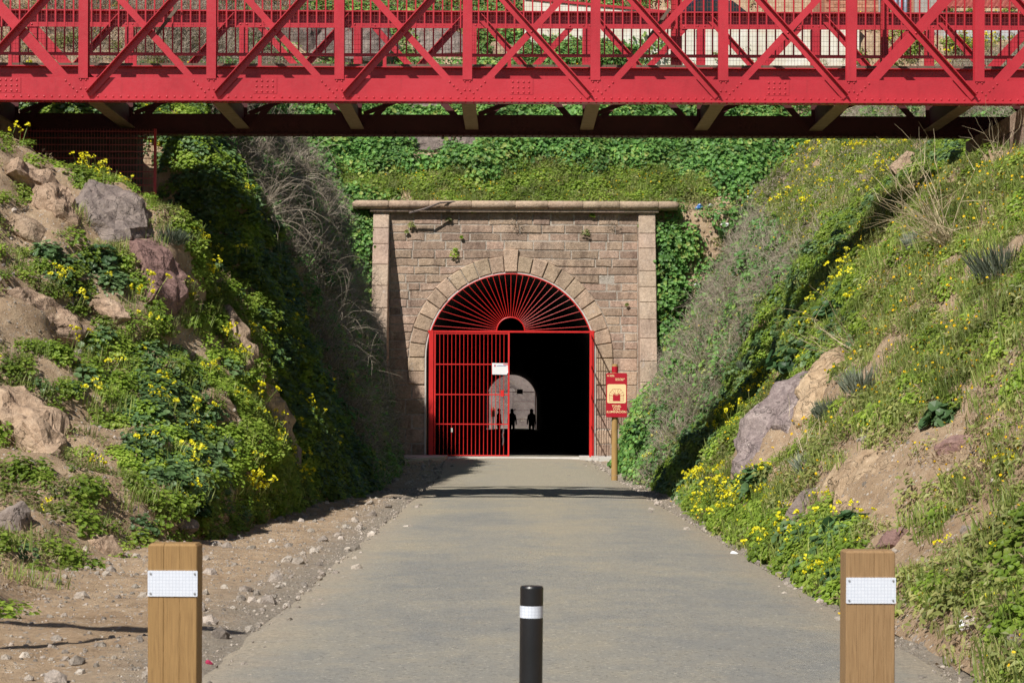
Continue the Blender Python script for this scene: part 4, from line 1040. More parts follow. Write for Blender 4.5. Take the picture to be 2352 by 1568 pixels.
s2 = copy_tree(sg); s2.location = (-2.05,226,0); s2.rotation_euler = (0,0,R(180)); s2['label'] = 'tiny red sign on a post beyond the far tunnel mouth'

def person(px, Y, label, walk, yaw, bulk=1.0):
    base = P(px, 957, Y); me = bpy.data.meshes.new('person'); s = walk
    V = [(0,0,.95),(0,0,1.12),(0,.01,1.30),(0,0,1.44),(0,-.01,1.52),(0,-.02,1.62),(0,-.02,1.72)]
    rad = [.155,.15,.165,.13,.058,.095,.075]; E = [(0,1),(1,2),(2,3),(3,4),(4,5),(5,6)]
    for sd in (-1,1):
        f = sd*s
        b = len(V); V += [(sd*.18,0,1.39),(sd*.235,-.06*f,1.12),(sd*.245,-.02-.18*f,.90),(sd*.245,-.05-.2*f,.80)]; rad += [.065,.052,.042,.045]; E += [(3,b),(b,b+1),(b+1,b+2),(b+2,b+3)]
        b = len(V); V += [(sd*.10,.0,.88),(sd*.11,.12*f,.50),(sd*.11,.24*f,.08+.03*abs(f)),(sd*.12,.24*f-.17,.045)]; rad += [.105,.068,.048,.038]; E += [(0,b),(b,b+1),(b+1,b+2),(b+2,b+3)]
    me.from_pydata(V, E, []); o = bpy.data.objects.new('person', me); COL.objects.link(o)
    sk = o.modifiers.new('skin','SKIN'); o.modifiers.new('sub','SUBSURF').levels = 1
    for i,vv in enumerate(me.skin_vertices[0].data): vv.radius = (rad[i]*bulk, rad[i]*(.8 if i < 4 else 1)); vv.use_root = i == 0
    dg = bpy.context.evaluated_depsgraph_get(); m2 = bpy.data.meshes.new_from_object(o.evaluated_get(dg)); bpy.data.objects.remove(o)
    for mm in ('dark_cloth','skin'): m2.materials.append(M[mm])
    for p in m2.polygons: p.material_index = 1 if (p.center.z > 1.50 or (p.center.z < .86 and abs(p.center.x) > .19)) else 0; p.use_smooth = True
    e = empty('person', (base.x,Y,.015), yaw); tag(e, label, 'person', 'people walking in the tunnel'); link('body', m2, None, e)
    hr = bmesh.new(); bmesh.ops.create_icosphere(hr, subdivisions=2, radius=.112)
    for v in hr.verts: v.co.z = v.co.z*.95+1.69; v.co.y += .0
    for f in [f for f in hr.faces if f.calc_center_median().z < 1.655]: hr.faces.remove(f)
    hm = bpy.data.meshes.new('hair'); hr.to_mesh(hm); hr.free(); link('hair', hm, M['hair'], e)
person(1146,124,'leftmost dark figure walking in the tunnel behind the gate bars', .35, R(75), 1.25)
person(1176,127,'middle dark figure walking in the tunnel at the gate edge', .25, R(8), 1.4)
person(1221,127,'rightmost dark figure walking in the open half of the tunnel', -.3, R(-10), 1.35)

# ------------------------------------------------------------------ plant prototypes
def rot_basis(n, spin):
    n = n.normalized(); u = n.cross(Vector((0,0,1)));
    if u.length < .1: u = n.cross(Vector((1,0,0)))
    u.normalize(); v = n.cross(u); c, s = math.cos(spin), math.sin(spin); return u*c+v*s, v*c-u*s, n
def leaf_quad(m, p, n, spin, L, Wd, fold=.25, mi=0):
    u, v, n = rot_basis(n, spin)
    m.add([p, p+u*L*.5+v*Wd*.5+n*fold*Wd, p+u*L, p+u*L*.5-v*Wd*.5+n*fold*Wd], [(0,1,2),(0,2,3)], mi)
def leaf_round(m, p, n, spin, r, mi=0, k=6, cup=.25):
    u, v, n = rot_basis(n, spin)
    vs = [p-n*r*cup]+[p+u*r*math.cos(2*math.pi*i/k)*(1 if i%2 else .86)+v*r*math.sin(2*math.pi*i/k)*(1 if i%2 else .86) for i in range(k)]
    m.add(vs, [(0,1+i,1+(i+1)%k) for i in range(k)], mi)
def rv3(r): return Vector((r.gauss(0,1),r.gauss(0,1),r.gauss(0,1)))
def clump(seed, n, rad, hgt, size, kind, tilt=.6, mats=None, flat=.5):
    r = random.Random(seed); m = MB()
    for i in range(n):
        d = rv3(r); d.z = abs(d.z); d.normalize(); k = r.uniform(.35,1)**.6
        p = Vector((d.x*rad*k, d.y*rad*k, d.z*hgt*k)); nn = (d*Vector((1,1,1.0)) + Vector((0,0,flat)) + rv3(r)*tilt*.5)
        s = size*r.uniform(.6,1.25)
        if kind == 'round': leaf_round(m, p, nn, r.uniform(0,6.3), s)
        else: leaf_quad(m, p, nn, r.uniform(0,6.3), s*2, s*(1.0 if kind == 'leaf' else .35))
    return m
def grass_tuft(seed, n, hgt, w, spread):
    r = random.Random(seed); m = MB()
    for i in range(n):
        a = r.uniform(0,6.28); p = Vector((r.gauss(0,spread*.35),r.gauss(0,spread*.35),-.01)); h = hgt*r.uniform(.5,1.15); lean = r.uniform(.1,.75)
        d = Vector((math.cos(a),math.sin(a),0)); sd = Vector((-d.y,d.x,0))*w/2
        p1 = p+Vector((0,0,h*.55))+d*h*lean*.25; p2 = p+Vector((0,0,h*.9))+d*h*lean*.75
        m.add([p-sd,p+sd,p1+sd*.8,p1-sd*.8,p2], [(0,1,2,3),(3,2,4)])
    return m
def twig_bush(seed, n, hgt, rad, spread, branch=3, droop=.3, seg=4):
    r = random.Random(seed); m = MB()
    def arc(p, d, L, rr, lvl):
        pts = [p]; dd = d.normalized()
        for i in range(seg):
            dd = (dd+rv3(r)*.13+Vector((0,0,-droop*(i+1)/seg*.5))).normalized(); pts.append(pts[-1]+dd*L/seg)
        m.tube(pts, [rr*(1-.7*i/seg) for i in range(seg+1)], 3, cap=False)
        if lvl:
            for b in range(branch):
                j = r.randint(1,seg); d2 = ((pts[j]-pts[j-1]).normalized()+rv3(r)*.55).normalized(); arc(pts[j], d2, L*r.uniform(.3,.55), rr*.6, lvl-1)
    for i in range(n):
        a = r.uniform(0,6.28); t = r.uniform(0,spread); arc(Vector((r.gauss(0,.05),r.gauss(0,.05),0)), Vector((math.cos(a)*t,math.sin(a)*t,1)), hgt*r.uniform(.6,1.1), rad, 1)
    return m
def flower_stalks(seed, n, hgt, fs, spread, heads=6, lean=.5, stem=.0035):
    r = random.Random(seed); m = MB()
    for i in range(n):
        a = r.uniform(0,6.28); d = Vector((math.cos(a),math.sin(a),0)); h = hgt*r.uniform(.6,1.1); l = r.uniform(.1,lean)
        p = Vector((r.gauss(0,spread*.4),r.gauss(0,spread*.4),0)); q = p+Vector((0,0,h))+d*h*l
        if stem: m.tube([p,(p+q)/2+Vector((0,0,h*.08)),q], stem, 3, 0, False)
        for k in range(heads):
            c = q+rv3(r)*fs*(.75 if heads > 1 else 0); nn = (rv3(r)*.5+Vector((0,-.7,.7)))
            leaf_round(m, c, nn, r.uniform(0,6), fs*r.uniform(.6,1), 1, 5, .5)
    return m
def spike_shrub(seed, n, hgt, rad, w):
    r = random.Random(seed); m = MB()
    for i in range(n):
        a = r.uniform(0,6.28); k = math.sqrt(r.random()); p = Vector((math.cos(a)*rad*k*.7,math.sin(a)*rad*k*.7,r.uniform(0,.25)*hgt))
        d = (Vector((math.cos(a)*k*.8,math.sin(a)*k*.8,1))+rv3(r)*.18).normalized(); L = hgt*r.uniform(.45,.85)*(1-.25*k)
        u = d.cross(rv3(r)).normalized()*w/2; v = d.cross(u)
        m.add([p-u,p+u,p+d*L*.6+u*.9,p+d*L*.6-u*.9,p+d*L], [(0,1,2,3),(3,2,4)]); m.add([p-v,p+v,p+d*L*.6+v*.9,p+d*L*.6-v*.9,p+d*L], [(0,1,2,3),(3,2,4)])
    return m
PROTO = bpy.data.collections.new('plant_prototypes')
def proto_set(prefix, meshes, mats):
    col = bpy.data.collections.new(prefix); PROTO.children.link(col)
    for i,mb in enumerate(meshes):
        me = mb.mesh(prefix)
        for mt in mats: me.materials.append(M[mt])
        o = bpy.data.objects.new('%s_%02d' % (prefix,i), me); col.objects.link(o)
    return col, len(meshes)
PS = {
 'clover': proto_set('clover', [clump(10+i,150,.18,[.12,.16,.10,.14][i],[.0185,.023,.016,.020][i],'round',.65,flat=1.3) for i in range(4)], ['clover']),
 'mallow': proto_set('mallow', [clump(20+i,70,.20,.16,.033,'round',.6,flat=1.2) for i in range(4)], ['mallow']),
 'ivy': proto_set('ivy', [clump(30+i,[120,100,150,110][i],.28,[.17,.26,.12,.2][i],[.023,.030,.018,.026][i],'round',.9,flat=.7) for i in range(4)], ['ivy']),
 'grass': proto_set('grass', [grass_tuft(40+i,40,.185,.008,.20) for i in range(4)], ['grass']),
 'weed': proto_set('weed', [clump(50+i,70,.17,.13,.024,'leaf',.9,flat=.8) for i in range(4)], ['weed']),
 'dry': proto_set('dry', [clump(60+i,60,.15,.13,.024,'thin',1.4,flat=.0) for i in range(3)], ['dryleaf']),
 'twig': proto_set('twig', [twig_bush(70+i,9,.36,.0045,1.1,3,.7,3) for i in range(4)], ['twig']),
 'brush': proto_set('brush', [clump(75+i,70,.24,.16,.030,'thin',1.4,flat=.0) for i in range(3)], ['twig']),
 'ox': proto_set('ox', [flower_stalks(80+i,4,.27,.021,.14,7) for i in range(4)], ['grass','petal']),
 'daisy': proto_set('daisy', [flower_stalks(90+i,4,.15,.0175,.22,1,.6,.002) for i in range(4)], ['grass','daisy']),
 'pebble': None}
pc_, pk = bpy.data.collections.new('pebble_set'), 5
for i in range(pk):
    me = facet_rock(700+i, 1, 6, .05); me.materials.append(M['pebble']); o = bpy.data.objects.new('pebble_%02d' % i, me); pc_.objects.link(o)
PS['pebble'] = (pc_, pk)

def scatter(name, pts, rots, scl, key, label, cat):
    col, k = PS[key]; n = len(pts)
    if n == 0: return
    me = bpy.data.meshes.new(name); me.vertices.add(n); me.vertices.foreach_set('co', np.asarray(pts,dtype=np.float32).ravel())
    a = me.attributes.new('rot','FLOAT_VECTOR','POINT'); a.data.foreach_set('vector', np.asarray(rots,dtype=np.float32).ravel())
    a = me.attributes.new('scl','FLOAT','POINT'); a.data.foreach_set('value', np.asarray(scl,dtype=np.float32))
    a = me.attributes.new('pick','INT','POINT'); a.data.foreach_set('value', RNG.integers(0,k,n).astype(np.int32))
    me.update(); o = link(name, me)
    ng = bpy.data.node_groups.new(name, 'GeometryNodeTree')
    ng.interface.new_socket('Geometry', in_out='INPUT', socket_type='NodeSocketGeometry'); ng.interface.new_socket('Geometry', in_out='OUTPUT', socket_type='NodeSocketGeometry')
    gi, go = ng.nodes.new('NodeGroupInput'), ng.nodes.new('NodeGroupOutput')
    iop = ng.nodes.new('GeometryNodeInstanceOnPoints'); ci = ng.nodes.new('GeometryNodeCollectionInfo')
    ci.inputs['Collection'].default_value = col; ci.inputs['Separate Children'].default_value = True; ci.inputs['Reset Children'].default_value = True
    def attr(nm, ty):
        q = ng.nodes.new('GeometryNodeInputNamedAttribute'); q.data_type = ty; q.inputs['Name'].default_value = nm; return [s for s in q.outputs if s.enabled and s.name == 'Attribute'][0]
    ng.links.new(gi.outputs[0], iop.inputs['Points']); ng.links.new(ci.outputs[0], iop.inputs['Instance'])
    iop.inputs['Pick Instance'].default_value = True
    ng.links.new(attr('pick','INT'), iop.inputs['Instance Index']); ng.links.new(attr('rot','FLOAT_VECTOR'), iop.inputs['Rotation']); ng.links.new(attr('scl','FLOAT'), iop.inputs['Scale'])
    ng.links.new(iop.outputs[0], go.inputs[0])
    md = o.modifiers.new('scatter','NODES'); md.node_group = ng
    tag(o, label, cat, None, 'stuff'); return o

def sample(o, dens):
    me = o.data; nv = len(me.vertices); co = np.empty(nv*3); me.vertices.foreach_get('co', co); co = co.reshape(-1,3)
    me.calc_loop_triangles(); nt = len(me.loop_triangles); tri = np.empty(nt*3, dtype=np.int64); me.loop_triangles.foreach_get('vertices', tri); tri = tri.reshape(-1,3)
    a, b, c = co[tri[:,0]], co[tri[:,1]], co[tri[:,2]]; cr = np.cross(b-a, c-a); ar = np.linalg.norm(cr,axis=1)/2
    cen = (a+b+c)/3; ok = (cen[:,1] > 6)&(cen[:,1] < 90)
    px = project(np.where(ok[:,None], cen, [0,10,0])); ok &= (px[:,0] > -250)&(px[:,0] < 2600)&(px[:,1] > -300)&(px[:,1] < 1800)
    ar = np.where(ok, ar, 0); n = int(ar.sum()*dens); t = RNG.choice(nt, n, p=ar/ar.sum())
    r1, r2 = RNG.random(n)**.5, RNG.random(n); p = a[t]*(1-r1)[:,None]+b[t]*(r1*(1-r2))[:,None]+c[t]*(r1*r2)[:,None]
    nr = cr[t]/np.linalg.norm(cr[t],axis=1)[:,None]; nr[nr[:,2] < 0] *= -1
    return p, nr
def pip(px, poly):
    x, y = px[:,0], px[:,1]; r = np.zeros(len(px),bool); n = len(poly)
    for i in range(n):
        (x1,y1),(x2,y2) = poly[i], poly[i-1]
        if y1 == y2: continue
        r ^= ((y1 > y) != (y2 > y)) & (x < (x2-x1)*(y-y1)/(y2-y1)+x1)
    return r
def vnoise(p, f, seed): return np.array([mnoise.fractal(Vector((q[0]*f+seed,q[1]*f,q[2]*f)),1,2,3) for q in p])
# where each mix of plants grows (outline in the photograph, depth range) -> plants per square metre, patchiness
ANY = None
REG = {
'L':[ # near left bank
 ([(-300,-300),(780,-300),(760,170),(-300,170)],33,70,{'brush':15,'twig':8,'weed':8,'grass':5,'daisy':1},.4),
 ([(-300,880),(120,880),(210,960),(230,1100),(330,1210),(330,1300),(-300,1300)],0,31,{'weed':6,'clover':6,'dry':9,'ox':.5,'grass':3,'mallow':1},1.1),
 ([(-300,560),(60,640),(200,740),(190,790),(60,760),(-300,720)],0,31,{'weed':4,'dry':4},.5),
 ([(-300,300),(90,330),(170,400),(200,470),(215,560),(150,620),(90,560),(-300,560)],0,31,{'weed':4,'clover':3,'dry':3},.5),
 ([(530,800),(640,950),(700,1060),(710,1200),(560,1200),(540,1000)],0,31,{'clover':54,'ox':6,'grass':14},.4),
 ([(320,800),(420,830),(500,960),(540,1080),(440,1160),(330,1080),(280,920)],0,31,{'mallow':30,'clover':26,'ox':1.6,'grass':7,'dry':4},.35),
 ([(60,760),(230,770),(330,780),(380,730),(440,720),(500,690),(560,810),(640,940),(690,1060),(700,1190),(560,1200),(470,1180),(340,1200),(250,1090),(210,980),(120,880)],0,31,{'clover':50,'ox':2.0,'grass':18,'mallow':3,'dry':6},.75),
 ([(120,520),(200,540),(270,640),(250,720),(140,660),(110,590)],0,31,{'mallow':30,'clover':20,'ox':1.5},.2),
 ([(130,370),(290,430),(430,560),(500,690),(430,720),(400,560),(330,450),(150,420)],0,31,{'clover':50,'ox':5,'grass':10},.1),
 (ANY,0,20,{'weed':4,'dry':8,'clover':2.5,'grass':2},1.0),
 (ANY,20,29.5,{'clover':13,'grass':7,'ox':1.2,'weed':8,'dry':7},1.0),
 (ANY,29.5,35.5,{'clover':46,'mallow':22,'ox':1.2},.15),
 ([(400,300),(740,300),(800,480),(850,640),(880,900),(870,1060),(790,1060),(710,860),(630,690),(550,550),(470,430)],35.5,70,{'twig':13,'brush':13,'weed':9,'ivy':5,'grass':4},.3),
 ([(740,420),(900,440),(900,830),(850,820),(800,600)],50,70,{'ivy':30,'clover':6},.1),
 (ANY,35.5,70,{'mallow':12,'ivy':18,'twig':6,'brush':5,'clover':10,'ox':.5},.2)],
'R':[
 ([(1590,1110),(1700,1110),(1790,1150),(1990,1180),(2010,1290),(1920,1380),(1850,1360),(1700,1250),(1585,1195)],0,34,{'clover':52,'ox':13,'grass':16,'mallow':5},.45),
 ([(2080,1360),(2160,1430),(2240,1500),(2352,1600),(2000,1600),(2040,1400)],0,34,{'weed':3,'grass':3,'dry':2},.5),
 ([(1990,1200),(2170,1180),(2140,1300),(2060,1310)],0,34,{'weed':6,'grass':4,'daisy':1},.5),
 ([(1900,980),(2140,960),(2300,900),(2352,960),(2250,1080),(2130,1190),(1940,1220)],0,34,{'weed':10,'grass':7,'daisy':6,'dry':10},.7),
 ([(2060,1300),(2352,1150),(2352,1480),(2240,1480),(2130,1400)],0,34,{'weed':30,'grass':20,'daisy':16,'clover':4,'ox':5,'dry':14},.4),
 ([(2100,1100),(2352,1050),(2352,1200),(2100,1250)],0,34,{'weed':22,'grass':16,'daisy':20,'clover':3,'ox':5,'dry':14},.5),
 ([(1660,880),(1760,860),(1700,1000),(1660,1010)],0,34,{'clover':60,'ox':14},.0),
 ([(1740,760),(1850,620),(2000,560),(2000,760),(1900,900),(1800,900)],0,34,{'clover':38,'grass':16,'weed':10,'ox':1.5,'mallow':4},.2),
 ([(1950,420),(2180,380),(2352,330),(2700,200),(2700,900),(2352,900),(2000,900)],0,34,{'grass':34,'clover':8,'weed':16,'daisy':11,'dry':14},.5),
 (ANY,0,30,{'grass':18,'weed':22,'clover':5,'daisy':10,'dry':18,'ox':.8},.75),
 (ANY,30,37.5,{'clover':30,'mallow':10,'grass':14,'weed':8},.3),
 ([(1760,300),(2200,300),(2100,430),(1980,560),(1800,560),(1720,480)],36,70,{'grass':22,'weed':16,'daisy':6,'ox':1,'brush':5,'clover':6},.3),
 ([(1480,480),(1570,480),(1560,900),(1520,1000),(1470,1000)],52,70,{'ivy':26,'clover':6,'grass':4},.1),
 ([(1420,940),(1540,960),(1540,1160),(1400,1160)],40,70,{'ivy':22,'clover':12,'ox':1,'grass':5},.1),
 (RUB,52,70,{'weed':7,'grass':5,'ivy':2},.8),
 (ANY,36,70,{'brush':7,'twig':7,'weed':22,'mallow':9,'ivy':5,'dry':9,'grass':10,'daisy':2},.45)],
'H':[
 (RUB,60,70,{'weed':7,'grass':5,'ivy':2},.8),
 ([(1500,470),(1700,460),(1700,520),(1520,520)],60,72,{'weed':10,'grass':6},.3),
 ([(1480,480),(1570,480),(1560,900),(1520,1000),(1470,1000)],60,66,{'ivy':26,'clover':4},.1),
 ([(740,400),(880,420),(880,1000),(740,1000)],60,66,{'ivy':30,'clover':6},.1),
 ([(760,395),(900,378),(1200,372),(1500,385),(1640,400),(1640,475),(760,475)],60,72,{'grass':34,'weed':26,'daisy':5,'clover':34},.3),
 ([(690,200),(1800,200),(1760,420),(1600,420),(1200,385),(900,400),(700,420)],64,76,{'ivy':32,'clover':7,'grass':8,'mallow':6,'weed':4,'daisy':.6},.3),
 ([(0,-300),(700,-300),(700,200),(0,200)],60,90,{'twig':8,'brush':12,'weed':7,'ivy':2,'grass':4},.4),
 ([(1500,-50),(1950,-50),(1950,260),(1500,160)],60,90,{'weed':2,'grass':2},.5),
 ([(1950,-50),(2400,-50),(2400,260),(1950,260)],60,90,{'weed':6,'grass':5,'ox':6,'clover':4},.5),
 ([(1180,40),(1480,40),(1480,160),(1180,160)],60,90,{'weed':10,'ivy':8,'daisy':5,'grass':8},.3),
 (ANY,60,90,{'weed':8,'ivy':8,'grass':8,'brush':3,'daisy':3},.35)]}
SZ = {'clover':1,'mallow':1,'ivy':1.15,'grass':1,'weed':1,'dry':1,'twig':1.1,'brush':1.1,'ox':1,'daisy':1}
LAB = {'clover':('low_clover','bright green low leafy cover on both banks','ground cover'),'mallow':('mallow_cover','dark green round leaved cover on the banks','ground cover'),
 'ivy':('ivy_cover','glossy green ivy over the hillside and beside the portal','ivy'),'grass':('grass','fine green grass tufts over the banks','grass'),
 'weed':('weeds','olive green small weeds scattered over the banks','weeds'),'dry':('dry_weeds','brown dead weeds scattered on bare earth','weeds'),
 'twig':('dry_brush','grey brown dry twigs hanging on the far banks','brush'),'brush':('dead_scrub','grey dead scrub leaves on the far banks','brush'),
 'ox':('yellow_flowers','bright yellow clustered flowers on long stalks','flowers'),'daisy':('orange_daisies','small orange yellow daisies dotted over the grass','flowers')}
acc = {k:([],[],[]) for k in LAB}
DB = 110.0
for key,ob in (('L',hill_left),('R',hill_right),('H',hill)):
    p, nr = sample(ob, DB); px = project(p); n = len(p); free = np.ones(n,bool)
    if key == 'H': free &= ~((p[:,1] < 65.6)&(p[:,0] > -4.5)&(p[:,0] < 4.6))
    free &= ~((p[:,1] > 27.9)&(p[:,1] < 32.4)&(np.abs(p[:,0]) > 6.6)); free &= ~((p[:,1] > 29.0)&(p[:,1] < 32.7)&(p[:,0] < -5.5))
    for rx,ry,ra_,rb_,rt,rY in ROCKS:
        dx, dy = px[:,0]-rx, px[:,1]-ry; u_, v_ = dx*math.cos(rt)-dy*math.sin(rt), dx*math.sin(rt)+dy*math.cos(rt)
        free &= ~(((u_/ra_)**2+(v_/rb_)**2 < .85)&(np.abs(p[:,1]-rY) < .9))
    pj = px+np.stack([vnoise(p,.55,1.0),vnoise(p,.55,9.0)],1)*42+RNG.normal(0,6,px.shape)
    for pol,rY in ROCKS_POLY: free &= ~(pip(px, pol)&(np.abs(p[:,1]-rY) < 2.0))
    nz = vnoise(p, .9, 5.0)
    for poly,y0,y1,mix,patch in REG[key]:
        s = free&(p[:,1] >= y0)&(p[:,1] < y1)
        if poly is not ANY: s &= pip(pj, poly)
        idx = np.nonzero(s)[0]; free[idx] = False
        if len(idx) == 0: continue
        u = RNG.random(len(idx))*DB; cum = 0
        g = np.clip(1+patch*2.6*nz[idx], .08, 1.7)
        for kd,d in mix.items():
            far = np.clip((p[idx,1]-34)/30, 0, 1)          # bigger, sparser clumps further off
            dd = d*g*(1-.55*far if kd in ('clover','grass','weed','dry','mallow','daisy','ox') else 1)
            t = idx[(u >= cum)&(u < cum+dd)]; cum = cum+dd
            if len(t) == 0: continue
            nn = nr[t]; upw = .55 if kd in ('clover','mallow','weed','dry') else .35 if kd == 'ivy' else (.75 if kd in ('grass','ox','daisy') else .5)
            z = nn*(1-upw)+np.array([0,0,1])*upw+(np.array([-SD.x,-SD.y,-SD.z])*.75 if kd in ('clover','mallow','ivy','weed') else 0); z /= np.linalg.norm(z,axis=1)[:,None]
            th = np.arctan2(z[:,1],z[:,0]); ph = np.arccos(np.clip(z[:,2],-1,1))
            # euler: spin about z first, tilt about y, then turn to azimuth -> build by matrix
            spin = RNG.random(len(t))*6.283
            eul = np.array([(Matrix.Rotation(a,3,'Z')@Matrix.Rotation(b,3,'Y')@Matrix.Rotation(c_-a,3,'Z')).to_euler('XYZ') for a,b,c_ in zip(th,ph,spin)])
            sc = SZ[kd]*RNG.uniform(.65,1.3,len(t))*(1+.75*np.clip((p[t,1]-34)/30,0,1))
            if kd == 'ox': sc *= np.clip((p[t,1]-4)/18, .35, 1)
            if kd == 'daisy': sc *= np.clip((p[t,1]-2)/20, .6, 1)
            acc[kd][0].append(p[t]-nn*.02); acc[kd][1].append(eul); acc[kd][2].append(sc)
for kd,(a,b,c_) in acc.items():
    if a: scatter(LAB[kd][0], np.concatenate(a), np.concatenate(b), np.concatenate(c_), kd, LAB[kd][1], LAB[kd][2])

# pebbles along the path edges
me = verge.data; p, nr = sample(verge, 190)
ra = np.array([road_half(q[1]) for q in p]); d = np.maximum(ra[:,0]-p[:,0], p[:,0]-ra[:,1])
pr_ = np.where(d < -.45, .012, np.where(d < -.1, .30, np.where(d < .45, .75, np.where(p[:,0] < -2.2, .55, .30))))*np.clip(1.1+1.6*vnoise(p,.7,2.2), .1, 1); k = (RNG.random(len(p)) < pr_)&(p[:,1] < 64)
p = p[k]; n = len(p); sc = np.minimum(.006+RNG.pareto(2.4,n)*.0075, .07)
p = p+np.array([0,0,1])*np.where((np.maximum(ra[k][:,0]-p[:,0], p[:,0]-ra[k][:,1]) < -.05), .022, 0)[:,None]
scatter('pebbles', p, RNG.random((n,3))*6.28, sc, 'pebble', 'loose pebbles on the dirt beside the path', 'pebbles')
p, nr = sample(hill_left, 45); px = project(p); k = (p[:,1] < 26)&(RNG.random(len(p)) < .6); p = p[k]; n = len(p)
scatter('bank_stones', p, RNG.random((n,3))*6.28, np.minimum(.010+RNG.pareto(2.4,n)*.010,.09), 'pebble', 'small stones embedded in the bare left bank', 'pebbles')
p, nr = sample(hill_right, 30); px = project(p); k = (p[:,1] < 26)&(RNG.random(len(p)) < .5); p = p[k]; n = len(p)
scatter('slope_stones', p, RNG.random((n,3))*6.28, np.minimum(.010+RNG.pareto(2.4,n)*.009,.08), 'pebble', 'small stones embedded in the right bank', 'pebbles')
# scrub beyond the tunnel
fx = RNG.uniform(-14,14,500); fy = RNG.uniform(238,300,500); fpnt = np.array([(a,b,far_z(a,b)) for a,b in zip(fx,fy)])
scatter('far_scrub', fpnt, np.stack([np.zeros(500),np.zeros(500),fx],1), RNG.uniform(2,6,500), 'brush', 'scrub on the bank beyond the far tunnel mouth', 'brush')

# ------------------------------------------------------------------ single plants
def plant(px, py, which, name, label, parts, cat='plant', group=None, tilt=(0,0), up=0):
    hh = hit(px,py,which)
    if not hh: return
    e = empty(name, hh[0]-hh[1]*.03); e.rotation_euler = (tilt[0],tilt[1],random.uniform(0,6)) if tilt == (0,0) else (tilt[0],tilt[1],0)
    tag(e, label, cat, group)
    for nm,mb,mt in parts: mb.build(nm, [M[q] for q in (mt if isinstance(mt,list) else [mt])], e)
    return e
def stems(seed, n, hgt, rad): return twig_bush(seed, n, hgt, rad, .8, 1, .2, 3)
GS = 'grey green shrubs on the banks'
for i,(px,py,w,wh,h,lab) in enumerate([
 (2300,640,'R',.42,.50,'grey green spiky shrub high at the right frame edge'),
 (2110,570,'R',.26,.34,'grey green shrub at the foot of the pale dead stalks'),
 (1985,900,'R',.32,.40,'grey green spiky shrub above the broad bare rock face'),
 (1905,960,'R',.24,.30,'small grey green shrub beside the orange rock'),
 (1860,1090,'R',.20,.30,'thin grey green shrub at the right edge of the big slanting boulder'),
 (395,560,'L',.24,.30,'grey green shrub on top of the reddish purple boulder'),
 (505,1035,'L',.22,.28,'grey green tuft among yellow flowers on the left bank'),
 (1720,850,'R',.26,.3,'grey green shrub at the edge of the bridge shadow')]):
    plant(px,py,w,'grey_shrub',lab,[('spikes',spike_shrub(800+i,230,h,wh,.011),'greyleaf'),('stems',stems(820+i,6,h*.5,.006),'twig')],'shrub',GS)
GM = 'broad leaved mallow plants'
for i,(px,py,w,sz,lab) in enumerate([
 (1835,850,'R',.50,'leafy mallow plant behind the orange rock, the largest on the right bank'),
 (1745,1120,'R',.30,'mallow plant in front of the big slanting boulder'),
 (1920,730,'R',.34,'mallow plant hanging at the lower edge of the bridge shadow'),
 (1945,1215,'R',.20,'small mallow plant at the foot of the broad bare rock face'),
 (2170,965,'R',.20,'low mallow rosette above the dull red outcrop'),
 (240,600,'L',.26,'dark mallow plant between the tan ledge and the reddish boulder'),
 (440,1180,'L',.24,'mallow plant just above the left wooden post'),
 (1480,1000,'R',.42,'bright leafy plant right of the red sign')]):
    plant(px,py,w,'mallow_plant',lab,[('leaves',clump(840+i,90,sz,sz*.9,.055+sz*.05,'round',.7),'bigleaf'),('stems',stems(860+i,7,sz*.9,.007),'grass')],'plant',GM)
GD = 'dead stalk bushes'
plant(2185,570,'R','dead_bush','tall pale dead stalks fanning out on the upper right bank',[('stalks',twig_bush(880,34,1.15,.0065,.75,3,.0,5),'straw')],'bush',GD,(R(8),R(-32)))
plant(1975,815,'R','dead_bush','pale dead stalks leaning left above the orange rock',[('stalks',twig_bush(881,14,.85,.005,.6,2,.1,5),'straw')],'bush',GD,(R(5),R(-62)))
plant(1850,1060,'R','dead_bush','thin dead twigs beside the big slanting boulder',[('stalks',twig_bush(882,7,.5,.004,.5,2,.1,4),'straw')],'bush',GD,(0,R(-20)))
plant(2290,380,'R','dead_bush','bare thin twigs just under the right end of the bridge',[('stalks',twig_bush(883,7,.7,.004,.5,3,.0,4),'straw')],'bush',GD,(0,R(-8)))
plant(600,500,'L','dead_bush','pale tangled dead branches hanging high on the left bank',[('stalks',twig_bush(884,34,1.5,.005,1.2,4,.95,7),'twig')],'bush',GD,(R(35),R(20)))
plant(740,800,'L','dead_bush','pale tangled dead branches hanging low left of the portal',[('stalks',twig_bush(885,34,1.6,.005,1.2,4,.95,7),'twig')],'bush',GD,(R(30),R(25)))
plant(650,420,'L','dead_bush','grey drooping dead branches left of the ivy slope',[('stalks',twig_bush(886,26,1.6,.008,1.3,4,1.2,6),'twig')],'bush',GD,(R(30),R(20)))
plant(1580,1000,'R','dead_bush','grey dry brush right of the portal foot',[('stalks',twig_bush(887,26,1.2,.007,1.0,4,.4,5),'twig')],'bush',GD)
plant(1620,860,'R','dead_bush','grey dry brush below the rubble stones',[('stalks',twig_bush(888,26,1.2,.007,1.0,4,.4,5),'twig')],'bush',GD)
def agave(seed):
    r = random.Random(seed); m = MB()
    for i in range(16):
        a = 6.28*i/16+r.uniform(-.2,.2); t = r.uniform(.25,1.0); d = Vector((math.cos(a)*t,math.sin(a)*t,1)).normalized(); s = d.cross(Vector((0,0,1))).normalized()*.05; L = r.uniform(.5,.75)
        m.add([-s*.7, s*.7, d*L*.4+s, d*L*.4-s, d*L], [(0,1,2,3),(3,2,4)])
    return m
plant(1935,335,'R','agave','dark spiky agave rosette below the bridge on the right',[('leaves',agave(5),'mallow')],'agave')
